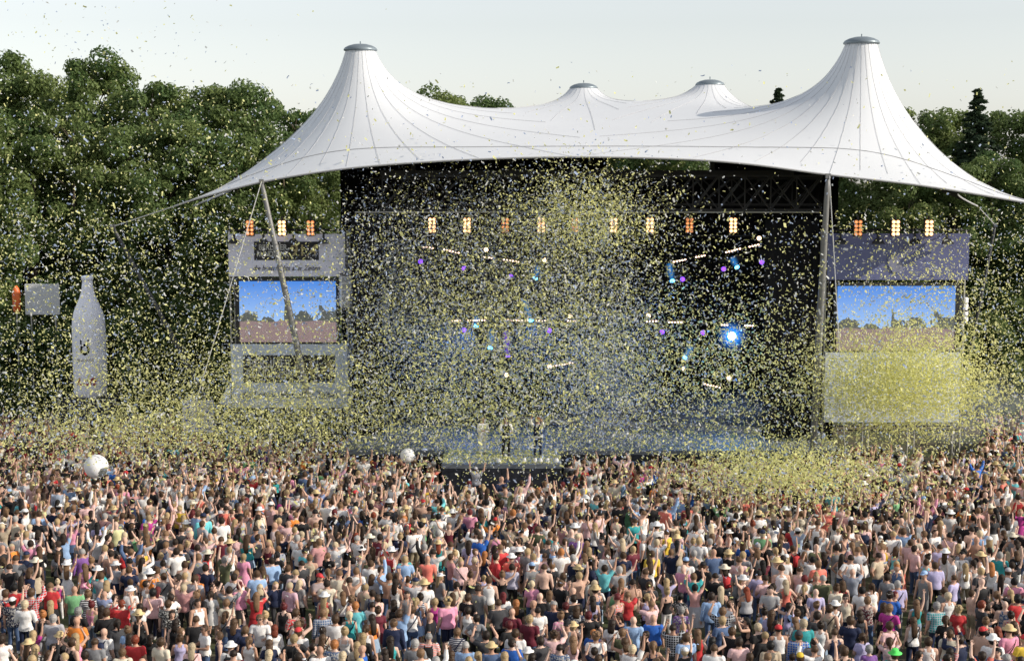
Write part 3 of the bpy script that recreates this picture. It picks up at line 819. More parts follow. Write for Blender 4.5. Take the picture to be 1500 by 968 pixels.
# ------------------------------------------------------------------ people: bodies grown from joints
def ell_ring(c, a, b, n=12):
    return [Vector(c) + Vector(a) * math.cos(t) + Vector(b) * math.sin(t) for t in [k * 2 * math.pi / n for k in range(n)]]
def limb(mb, p0, p1, r0, r1, bulge=1.06, n=10):
    p0, p1 = Vector(p0), Vector(p1); d = (p1 - p0).normalized(); a = d.orthogonal().normalized(); b = d.cross(a)
    rr_ = lambda p, r: ell_ring(p, a * r, b * r, n)
    mb.rings([rr_(p0 - d * r0 * 0.9, r0 * 0.4), rr_(p0 - d * r0 * 0.5, r0 * 0.85), rr_(p0, r0), rr_(p0.lerp(p1, 0.35), (r0 * 0.65 + r1 * 0.35) * bulge), rr_(p1, r1), rr_(p1 + d * r1 * 0.5, r1 * 0.85), rr_(p1 + d * r1 * 0.9, r1 * 0.4)])
POSES = {   # upper-arm and forearm directions (right side; x outwards, y forward, z up) for right and left arm
    'down':  (((0.22, 0.02, -1), (0.12, 0.22, -1)), ((0.2, 0.0, -1), (0.1, 0.25, -1))),
    'front': (((0.3, 0.25, -1), (-0.35, 0.9, 0.15)), ((0.3, 0.2, -1), (-0.4, 0.85, 0.05))),
    'up':    (((0.55, 0.15, 0.95), (0.15, 0.1, 1)), ((0.5, 0.1, 1), (-0.1, 0.15, 1))),
    'wide':  (((0.9, 0.1, 0.65), (0.35, 0.1, 1)), ((0.85, 0.1, 0.75), (0.5, 0.05, 1))),
    'one':   (((0.4, 0.2, 1), (0.05, 0.2, 1)), ((0.25, 0.02, -1), (0.1, 0.25, -1))),
    'clap':  (((0.55, 0.6, 0.35), (-0.42, 0.35, 0.9)), ((0.55, 0.6, 0.3), (-0.42, 0.35, 0.9))),
    'hips':  (((0.75, -0.2, -0.8), (-0.62, 0.3, -0.75)), ((0.7, -0.2, -0.8), (-0.62, 0.3, -0.75))),
    'phone': (((0.35, 0.75, 0.4), (-0.25, 0.25, 1)), ((0.35, 0.8, 0.1), (-0.35, 0.3, 0.95))),
    'ride':  (((0.8, 0.1, 0.7), (0.2, 0.1, 1)), ((0.45, 0.15, 1), (0.0, 0.1, 1))),
}
PH = {'down': 'arms at the sides', 'front': 'hands held in front', 'up': 'both arms raised', 'wide': 'arms flung up wide', 'one': 'one arm raised', 'clap': 'hands clapping overhead', 'hips': 'hands on hips', 'phone': 'hands lifted before the face', 'ride': 'arms raised'}
TORSO = {'m': [(0.84, .10, .09), (0.90, .158, .115), (0.98, .165, .122), (1.06, .150, .108), (1.14, .150, .105), (1.24, .172, .115), (1.34, .192, .122), (1.41, .188, .108), (1.46, .140, .085), (1.50, .075, .065), (1.58, .056, .058)],
         'f': [(0.84, .11, .10), (0.90, .172, .125), (0.98, .172, .125), (1.06, .142, .102), (1.14, .126, .094), (1.24, .146, .115), (1.31, .158, .13), (1.39, .160, .10), (1.45, .118, .078), (1.50, .062, .058), (1.58, .047, .05)]}
def make_body(sex, pose, bulk=1.0, hi=True):
    mb = MB(); bones = []
    sh = 0.205 if sex == 'm' else 0.172
    k = (1.12 if sex == 'm' else 0.95) * (0.5 + 0.5 * bulk)
    mb.rings([ell_ring((0, -0.012 if z > 1.3 else 0, z), (1.1 * rx * (bulk if z < 1.3 else 0.5 + 0.5 * bulk if z < 1.47 else 1), 0, 0), (0, ry * (bulk ** 1.3 if z < 1.3 else 1), 0), 16) for z, rx, ry in TORSO[sex]])
    bones.append(('torso', Vector((0, 0, 0.95)), Vector((0, 0, 1.42)), 0.15 * bulk))
    # head
    hp = [(1.545, .030, .035, .05), (1.565, .052, .06, .025), (1.60, .068, .086, .01), (1.65, .076, .098, .0), (1.70, .077, .099, -.004), (1.74, .066, .085, -.006), (1.77, .042, .055, -.006), (1.785, .014, .018, -.006)]
    mb.rings([ell_ring((0, yo, z), (rx * 1.15, 0, 0), (0, ry * 1.1, 0), 14) for z, rx, ry, yo in hp])
    limb(mb, (0, 0.098, 1.665), (0, 0.116, 1.635), 0.012, 0.016)
    for s_ in (-1, 1): mb.rings([ell_ring((s_ * 0.09, -0.005, z), (0.012, 0, 0), (0, w2, 0), 8) for z, w2 in ((1.615, .008), (1.63, .018), (1.66, .024), (1.675, .012))])
    bones.append(('head', Vector((0, 0.0, 1.62)), Vector((0, 0, 1.70)), 0.09)); bones.append(('neck', Vector((0, 0, 1.47)), Vector((0, 0, 1.56)), 0.055))
    hands = []
    for si, s_ in enumerate((1, -1)):
        ua, fa = POSES[pose][si]
        f3 = lambda q: Vector((q[0] * s_, q[1], q[2])).normalized()
        lift = max(0, f3(ua).z) * 0.045
        S0 = Vector((s_ * (sh - lift * 0.4), -0.01, 1.415 + lift)); E = S0 + f3(ua) * 0.285; Wp = E + f3(fa) * 0.25; H = Wp + f3(fa) * 0.085
        limb(mb, (s_ * 0.09, -0.01, 1.42), S0, 0.06 * k, 0.064 * k)
        limb(mb, S0, E, 0.060 * k, 0.044 * k); limb(mb, E, Wp, 0.043 * k, 0.030 * k)
        d = f3(fa); side = d.cross(Vector((0, 1, 0.2))).normalized(); nrm = d.cross(side)
        mb.rings([ell_ring(Wp + d * t, side * a * k, nrm * b, 10) for t, a, b in ((-0.01, .026, .02), (.03, .036, .019), (.075, .041, .017), (.098, .036, .014))])
        bones += [('upper_arm', S0, E, 0.052 * k), ('forearm', E, Wp, 0.036 * k), ('hand', Wp, H, 0.035)]
        hands.append((Wp, d, side, nrm, s_, k))
        hx = s_ * 0.092
        if pose == 'ride':
            Hp = Vector((hx, 0, 0.93)); K = Hp + Vector((s_ * 0.12, 0.40, -0.04)); A = K + Vector((-s_ * 0.04, 0.02, -0.38)); 
        else:
            st = rng.uniform(0.0, 0.06) ; fwd = rng.uniform(-0.07, 0.07) * (1 if si else -1)
            Hp = Vector((hx, 0, 0.93)); A = Vector((hx + s_ * (0.02 + st), fwd, 0.09)); K = Hp.lerp(A, 0.5) + Vector((0, 0.03 + abs(fwd) * 0.3, 0.02))
        kl = (1.0 if sex == 'm' else 0.97) * (0.4 + 0.6 * bulk)
        limb(mb, Hp, K, 0.092 * kl, 0.060 * kl, 1.04); limb(mb, K, A, 0.058 * kl, 0.040, 1.1)
        ft = Vector((s_ * 0.06, 1, 0)).normalized(); sd = Vector((ft.y, -ft.x, 0))
        mb.rings([ell_ring(A + ft * t + Vector((0, 0, z)), sd * a, Vector((0, 0, b)), 10) for t, z, a, b in ((-.07, -.045, .025, .03), (-.04, -.04, .037, .045), (.03, -.04, .042, .048), (.10, -.055, .047, .034), (.16, -.062, .042, .026), (.19, -.067, .022, .016))])
        bones += [('thigh', Hp, K, 0.078 * kl), ('shin', K, A, 0.05 * kl), ('foot', A + Vector((0, -.04, -.04)), A + Vector((0, .15, -.055)), 0.045)]
    me = mb.mesh('body_src', None)
    ob = bpy.data.objects.new('body_src', me); COL.objects.link(ob)
    r_ = ob.modifiers.new('r', 'REMESH'); r_.mode = 'VOXEL'; r_.voxel_size = 0.0185
    sm_ = ob.modifiers.new('s', 'SMOOTH'); sm_.iterations = 3; sm_.factor = 0.4
    if not hi:
        dm = ob.modifiers.new('d', 'DECIMATE'); dm.ratio = 0.075
    else:
        dm = ob.modifiers.new('d', 'DECIMATE'); dm.ratio = 0.4
    dg = bpy.context.evaluated_depsgraph_get(); ev = ob.evaluated_get(dg); m2 = ev.to_mesh(); m2.calc_loop_triangles()
    v = np.zeros(len(m2.vertices) * 3, np.float32); m2.vertices.foreach_get('co', v); v = v.reshape(-1, 3).astype(float)
    nv = np.zeros(len(m2.vertices) * 3, np.float32); m2.vertices.foreach_get('normal', nv); nv = nv.reshape(-1, 3).astype(float)
    t = np.zeros(len(m2.loop_triangles) * 3, np.int32); m2.loop_triangles.foreach_get('vertices', t); t = t.reshape(-1, 3)
    ev.to_mesh_clear(); bpy.data.objects.remove(ob); bpy.data.meshes.remove(me)
    fc = v[t].mean(axis=1)
    best = np.full(len(t), 9.0); lab = np.zeros(len(t), int); par = np.zeros(len(t))
    names = ['torso', 'head', 'neck', 'upper_arm', 'forearm', 'hand', 'thigh', 'shin', 'foot']
    for nm, a, b, rad in bones:
        A_, B_ = np.array(a), np.array(b); ab = B_ - A_; q = fc - A_
        tt = (q @ ab) / (ab @ ab); tc = np.clip(tt, 0, 1); df = fc - (A_ + tc[:, None] * ab)
        if nm == 'torso': df = df * np.array([0.82, 1.15, 1])
        dd = np.linalg.norm(df, axis=1) - rad
        u = dd < best; best[u] = dd[u]; lab[u] = names.index(nm); par[u] = tt[u]
    return dict(v=v, n=nv, f=t, fc=fc, lab=lab, par=par, hands=hands, sex=sex, pose=pose)
TO_, HE, NE, UA, FA, HA, TH, SH, FO = range(9)
def g_mask(B, kind):
    lab, par, fc = B['lab'], B['par'], B['fc']; z = fc[:, 2]; x = np.abs(fc[:, 0])
    hip = ((lab == TO_) | (lab == TH))
    neckline = (z < 1.475)
    tor = (lab == TO_) & (z > 0.90) & neckline | ((lab == TH) & (z > 0.90)) | ((lab == NE) & (z < 1.47))
    if kind == 'tshirt': return tor | ((lab == UA) & (par < 0.6))
    if kind == 'shirt': return tor | (lab == UA) | ((lab == FA) & (par < 0.9))
    if kind == 'polo': return tor | ((lab == UA) & (par < 0.75))
    if kind == 'tank': return ((tor & (z < 1.40)) | (tor & (x > 0.06) & (x < 0.125))) & (x < 0.17)
    if kind == 'strappy': return (tor & (z < 1.33)) | (tor & (x > 0.085) & (x < 0.11))
    if kind == 'trousers': return (hip & (z < 1.0)) | ((lab == SH) & (par < 0.93))
    if kind == 'shorts': return (hip & (z < 1.0)) | ((lab == SH) & (par < 0.03))
    if kind in ('shoes', 'shoe_r', 'shoe_l'):
        m_ = (lab == FO) | ((lab == SH) & (par > 0.95))
        return m_ if kind == 'shoes' else m_ & ((fc[:, 0] > 0) == (kind == 'shoe_r'))
    y = fc[:, 1]; hd = (lab == HE) | (lab == NE)
    if kind == 'hair': return hd & (((z > 1.715) & (y < 0.085)) | ((y < 0.035) & (z > 1.60)) | ((y < -0.03) & (z > 1.565)))
    if kind == 'crop': return hd & (((z > 1.725) & (y < 0.07)) | ((y < 0.02) & (z > 1.63)))
OFF = dict(tshirt=.017, shirt=.018, polo=.016, tank=.012, strappy=.010, trousers=.011, shorts=.014, shoes=.007, shoe_r=.007, shoe_l=.007, hair=.020, crop=.010)
def wob(v): return 0.5 + 0.25 * np.sin(v[:, 0] * 31 + v[:, 2] * 17) + 0.25 * np.sin(v[:, 2] * 37 - v[:, 1] * 29)
def shell(B, kind, name, material):
    m = g_mask(B, kind); f = B['f'][m]; ids = np.unique(f); rm = np.full(len(B['v']), -1); rm[ids] = np.arange(len(ids))
    v = B['v'][ids]; off = OFF[kind] * (0.75 + 0.7 * wob(v))
    if kind in ('tshirt', 'polo', 'shirt'): off = off + np.clip((1.15 - v[:, 2]) * 0.10, 0, 0.022) * (np.abs(v[:, 0]) < 0.25)
    if kind in ('hair', 'crop'): off = off * (0.55 + 0.9 * (0.5 + 0.5 * np.sin(v[:, 0] * 83 + v[:, 2] * 61 + v[:, 1] * 47) * np.sin(v[:, 1] * 71 - v[:, 2] * 90)))
    v = v + B['n'][ids] * off[:, None]
    return mesh_np(name, v, rm[f], [material], True)
def body_mesh(B):
    mb = MB()
    curl = 0.3
    for Wp, d, side, nrm, s_, k in B['hands']:
        for i, (o_, L_) in enumerate(((-.03, .062), (-.010, .074), (.011, .070), (.031, .054))):
            p = Wp + d * 0.088 + side * o_; q = p + (d + nrm * 0.15 + side * o_ * 4).normalized() * L_ * 0.55; e = q + (d + nrm * 0.55).normalized() * L_ * 0.5
            mb.path([p, q, e], [0.0095, 0.009, 0.006], 5)
        p = Wp + d * 0.03 + side * -0.032; mb.path([p, p + (d * 0.5 - side).normalized() * 0.035, p + (d * 1.0 - side * 0.7).normalized() * 0.065], [0.012, 0.011, 0.007], 5)
    nf0 = len(B['f']); fv = np.array([tuple(p) for p in mb.v]); ff = []
    for f in mb.f:
        for i in range(1, len(f) - 1): ff.append((f[0], f[i], f[i + 1]))
    eb = MB()
    for s_ in (-1, 1): eb.rings([ell_ring((s_ * 0.03, 0.096, z), (a, 0, 0), (0, 0.01, 0), 6) for z, a in ((1.668, .004), (1.673, .013), (1.679, .004))])
    for s_ in (-1, 1): eb.rings([ell_ring((s_ * 0.032, 0.10, z), (a, 0, 0), (0, 0.008, 0), 6) for z, a in ((1.694, .014), (1.699, .016), (1.703, .012))])
    ne = len(eb.f); eb2 = MB(); eb2.rings([ell_ring((0, 0.098, z), (a, 0, 0), (0, 0.012, 0), 8) for z, a in ((1.598, .012), (1.604, .022), (1.61, .014))])
    tri = lambda fs, b0: [(f[0] + b0, f[i] + b0, f[i + 1] + b0) for f in fs for i in range(1, len(f) - 1)]
    n0 = len(B['v']); allv = [B['v'], fv, np.array([tuple(p) for p in eb.v]), np.array([tuple(p) for p in eb2.v])]
    F1 = tri(mb.f, n0); F2 = tri(eb.f, n0 + len(fv)); F3 = tri(eb2.f, n0 + len(fv) + len(eb.v))
    faces = np.vstack([B['f'], F1, F2, F3]); mi = np.r_[np.zeros(nf0 + len(F1)), np.ones(len(F2)), np.full(len(F3), 2)]
    return mesh_np('person', np.vstack(allv), faces, [M['skin'], M['eye'], M['lip']], True, matidx=mi)
def long_hair_mb(L_=0.42, w_=0.105, seed=0):
    r2 = random.Random(seed); mb = MB()
    z1 = 1.62 - L_; back = lambda z: -.085 - .045 * min(1, max(0, (1.60 - z) / .2))
    prof = [(1.76, .05, .04, -.02), (1.70, .08, .05, -.05), (1.62, w_, .05, -.065), (1.62 - L_ * .3, w_ * .98, .04, back(1.62 - L_ * .3)), (1.62 - L_ * .6, w_ * .95, .032, back(1.62 - L_ * .6)), (1.62 - L_ * .85, w_ * .8, .026, back(z1)), (z1, w_ * .5, .012, back(z1))]
    rs = []
    for i, (z, a, b, y) in enumerate(prof):
        t = i / (len(prof) - 1); ring = []
        for k in range(16):
            th = k * math.pi / 8; m_ = 1 + .10 * t * math.cos(5 * th + seed) + r2.uniform(-.05, .05) * t
            ring.append(Vector((a * m_ * math.cos(th), y + b * m_ * math.sin(th), z + (r2.uniform(-.045, .02) if i >= len(prof) - 2 else 0) - .03 * t * abs(math.cos(th)) * r2.random())))
        rs.append(ring)
    return mb.rings(rs)
def pony_mb():
    return MB().rings([ell_ring((0, y, z), (a, 0, 0), (0, a, 0), 7) for z, a, y in ((1.73, .02, -.09), (1.74, .035, -.13), (1.68, .04, -.16), (1.56, .035, -.165), (1.46, .015, -.15))])
def bun_mb():
    return MB().rings([ell_ring((0, y, z), (a, 0, 0), (0, a, 0), 9) for z, a, y in ((1.74, .03, -.055), (1.765, .058, -.065), (1.80, .062, -.07), (1.835, .035, -.07), (1.845, .01, -.07))])
def curly_mb():
    r2 = random.Random(3); mb = MB()
    for i in range(26):
        th, ph = r2.uniform(0, 6.28), r2.uniform(-0.5, 1.4)
        d = Vector((math.cos(th) * math.cos(ph), math.sin(th) * math.cos(ph), math.sin(ph)))
        if d.y > 0.35 and d.z < 0.5: continue
        c = Vector((0, -0.01, 1.68)) + Vector((d.x * .095, d.y * .11, d.z * .105)); q = r2.uniform(.035, .05)
        mb.rings([ell_ring(c + Vector((0, 0, z * q)), (a * q, 0, 0), (0, a * q, 0), 6) for z, a in ((-1, .3), (-.4, .95), (.4, .95), (1, .3))])
    return mb
def skirt_mb(z1, flare, w0=0.165):
    n = 20; rs = []
    for i, t in enumerate((0, .15, .4, .7, 1)):
        z = 1.03 + (z1 - 1.03) * t; w2 = w0 + flare * t ** 0.8
        rs.append([Vector(((w2 + 0.012 * t * math.sin(5 * a)) * math.cos(a), (w2 * 0.8 + 0.012 * t * math.sin(5 * a)) * math.sin(a), z)) for a in [k * 2 * math.pi / n for k in range(n)]])
    mb = MB(); mb.rings(rs, cap=False); return mb
def cap_mb():
    mb = MB(); mb.rings([ell_ring((0, -0.006, z), (a, 0, 0), (0, a * 1.22, 0), 14) for z, a in ((1.70, .094), (1.735, .092), (1.775, .076), (1.80, .05), (1.81, .01))])
    mb.rings([ell_ring((0, 0.11, z), (0.07, 0, 0), (0, 0.075, -0.01), 12) for z in (1.706, 1.716)]); return mb
def hat_mb(brim=0.165):
    mb = MB(); mb.rings([ell_ring((0, -0.006, z), (a, 0, 0), (0, a * 1.15, 0), 18) for z, a in ((1.705, brim), (1.715, brim * 1.02), (1.722, .10), (1.74, .097), (1.80, .088), (1.835, .07), (1.83, .02))]); return mb
def strap_mb():
    pts = []
    for i in range(17):
        t = i / 16 * 2 * math.pi
        x = 0.17 * math.cos(t); zz = 1.22 + 0.26 * math.cos(t); y = 0.155 * math.sin(t) - 0.005
        pts.append(Vector((x, y * (0.9 if zz > 1.35 else 1.0), zz)))
    mb = MB(); mb.path(pts, 0.014, 4); mb.bev((-0.19, -0.02, 0.95), (0.07, 0.2, 0.17), 0.02); return mb
def pack_mb():
    mb = MB(); mb.bev((0, -0.215, 1.22), (0.28, 0.15, 0.42), 0.04); mb.bev((0, -0.305, 1.13), (0.2, 0.05, 0.18), 0.015)
    for s_ in (-1, 1): mb.path([Vector((s_ * .1, -0.15, 1.4)), Vector((s_ * .105, -0.03, 1.485)), Vector((s_ * .11, 0.10, 1.40)), Vector((s_ * .12, 0.14, 1.22)), Vector((s_ * .14, -0.12, 1.06))], 0.018, 5)
    return mb
def glasses_mb():
    mb = MB()
    for s_ in (-1, 1): mb.box((s_ * .034, 0.104, 1.672), (.052, .012, .036)); mb.box((s_ * .077, 0.05, 1.675), (.006, .1, .01))
    return mb.box((0, .104, 1.68), (.02, .008, .008))
def fat(mb, kx=1.13, ky=1.1):
    mb.v = [(x * kx, y * ky, z) for x, y, z in mb.v]; return mb
ACC = dict(long=long_hair_mb(0.30, .088), longer=long_hair_mb(0.42, 0.092, 4), bob=long_hair_mb(0.17, 0.095, 2), pony=pony_mb(), bun=bun_mb(), curly=curly_mb(), cap=cap_mb(), hat=hat_mb(), sunhat=hat_mb(0.2), bag=strap_mb(), pack=pack_mb(), glasses=glasses_mb(), skirt=skirt_mb(0.62, 0.09), longskirt=skirt_mb(0.36, 0.14), mini=skirt_mb(0.72, 0.05))
for k_ in ACC: fat(ACC[k_], *((1.13, 1.1) if k_ not in ('pack',) else (1.05, 1.12)))
ACC_ME = {k: v.mesh(k, M['hair'] if k in ('long', 'longer', 'bob', 'pony', 'bun', 'curly') else M['eye'] if k == 'glasses' else M['cloth'], True) for k, v in ACC.items()}

BODY, BODY_ME, SHELL_ME = {}, {}, {}
def body(sex, pose, size):
    k = (sex, pose, size)
    if k not in BODY: BODY[k] = make_body(sex, pose, {'s': 0.94, 'm': 1.04, 'l': 1.2}[size])
    return BODY[k]
def body_me(k):
    if k not in BODY_ME: BODY_ME[k] = body_mesh(body(*k))
    return BODY_ME[k]
def shell_me(k, kind, pat):
    q = (k, kind, pat)
    if q not in SHELL_ME:
        base = {'hair': M['hair'], 'crop': M['hair']}.get(kind, M[pat])
        SHELL_ME[q] = shell(body(*k), kind, kind, base)
    return SHELL_ME[q]
COLS = {'white': (.80, .79, .78), 'cream': (.66, .60, .48), 'black': (.016, .016, .018), 'charcoal': (.045, .046, .052), 'grey': (.22, .225, .24), 'light grey': (.42, .42, .45), 'navy': (.018, .026, .065), 'royal blue': (.03, .13, .50), 'light blue': (.30, .45, .70),
        'denim blue': (.08, .13, .25), 'pale denim': (.26, .35, .47), 'red': (.55, .045, .05), 'coral': (.78, .21, .16), 'pink': (.72, .30, .44), 'pale pink': (.76, .50, .50), 'magenta': (.44, .045, .26), 'maroon': (.13, .02, .035), 'teal': (.04, .34, .36), 'aqua': (.16, .56, .62), 'green': (.18, .40, .20), 'olive': (.10, .11, .06), 'khaki': (.33, .28, .19),
        'yellow': (.72, .50, .06), 'lemon': (.74, .72, .40), 'orange': (.80, .26, .05), 'lavender': (.46, .43, .66), 'purple': (.22, .10, .33), 'beige': (.50, .41, .30), 'brown': (.14, .08, .05), 'neon green': (.12, .80, .15), 'straw': (.62, .47, .25), 'tan': (.56, .33, .22)}
HAIRC = {'dark brown': (.025, .016, .011), 'black': (.010, .009, .009), 'brown': (.07, .04, .022), 'light brown': (.17, .10, .055), 'blond': (.36, .26, .14), 'pale blond': (.52, .42, .28), 'red': (.20, .045, .022), 'grey': (.30, .29, .28), 'dark red': (.11, .018, .02), 'ginger': (.38, .15, .05)}
SKINS = [(.58, .37, .28), (.52, .32, .235), (.62, .41, .32), (.46, .27, .19), (.66, .45, .36), (.36, .19, .12)]
GNAME = dict(tshirt='T-shirt', shirt='long-sleeved shirt', polo='polo shirt', tank='tank top', strappy='strappy top', none='bare back')
ONAME = dict(tshirt='t_shirt', shirt='shirt', polo='polo_shirt', tank='tank_top', strappy='strappy_top')
PNAME = dict(cloth='', stripe='striped ', check='checked ', floral='patterned ')
BN = dict(trousers='trousers', shorts='shorts', skirt='skirt', longskirt='long skirt', mini='short skirt', dress='dress')
HN = {'hair': 'short', 'crop': 'cropped', 'long': 'long', 'longer': 'very long', 'bob': 'bobbed', 'pony': 'ponytailed', 'bun': 'bun of', 'curly': 'curly', 'bald': 'bald'}
people_pos = []
def vary(c, r2, a=0.12):
    k = 1 + r2.uniform(-a, a); return tuple(min(0.85, max(0.006, x * k)) for x in c)
def add_person(loc, rz, r2, sex, pose='down', size='m', top='tshirt', tc='white', pat='cloth', bot='trousers', bc='navy', hair='hair', hc='brown', hat=None, hatc='white', bag=None, bagc='black', glasses=False, h=1.0, extra='', group='people standing in the near crowd', lean=0.0, skin=None):
    if h < 0.8 and size == 'l': size = 'm'
    k = (sex, pose, size)
    o = link('person', body_me(k)); o.location = loc; o.rotation_euler = (lean * math.cos(rz), lean * math.sin(rz), rz) if lean else (0, 0, rz); o.scale = (h, h, h)
    sk = skin or r2.choice(SKINS[:5]) ; o.color = (*vary(sk, r2, 0.1), 1)
    def ch(nm, me, c, var=0.12):
        q = link(nm, me, o); q.color = (*vary(c, r2, var), 1); return q
    if top != 'none': ch(ONAME[top] if bot != 'dress' else 'dress', shell_me(k, top, pat), COLS[tc], 0.08)
    if bot in ('trousers', 'shorts'): ch(bot, shell_me(k, bot, 'cloth'), COLS[bc])
    elif bot == 'dress': ch('skirt', ACC_ME['skirt'], COLS[tc], 0.05)
    else: ch('skirt', ACC_ME[bot], COLS[bc])
    sc_ = COLS[r2.choice(['white', 'black', 'grey', 'brown', 'charcoal'])]
    for q_ in ('shoe_r', 'shoe_l'): ch('shoe', shell_me(k, q_, 'cloth'), sc_, 0.0)
    if hair != 'bald':
        hh = ch('hair', shell_me(k, 'crop' if hair == 'crop' else 'hair', 'cloth'), HAIRC[hc], 0.25)
        if hair not in ('hair', 'crop') and not (hat and hair == 'bun'):
            e = link('hair_length' if hair not in ('bun',) else 'hair_bun', ACC_ME[hair], hh); e.color = hh.color
    if hat: ch('hat' if hat != 'cap' else 'cap', ACC_ME[hat], COLS[hatc])
    if bag: ch('shoulder_bag' if bag == 'bag' else 'backpack', ACC_ME[bag], COLS[bagc])
    if glasses: ch('sunglasses', ACC_ME['glasses'], (.01, .01, .01))
    garment = f"{tc} {PNAME[pat]}{GNAME[top] if bot != 'dress' else 'dress'}" if top != 'none' else 'no shirt'
    hs_ = 'bald head' if hair == 'bald' else f"{HN[hair]} {hc} hair"
    lab = f"person in {garment}, {hs_}"
    if hat: lab = f"person in {garment} and {hatc} {'cap' if hat == 'cap' else 'brimmed hat'}"
    if bag: lab += f", {bagc} {'shoulder bag' if bag == 'bag' else 'backpack'}"
    if bot != 'dress' and not (hat and bag): lab += f", {bc} {BN[bot]}"
    lab += ', ' + PH[pose]
    tag(o, ' '.join(lab.split()[:16]), 'person', group)
    return o

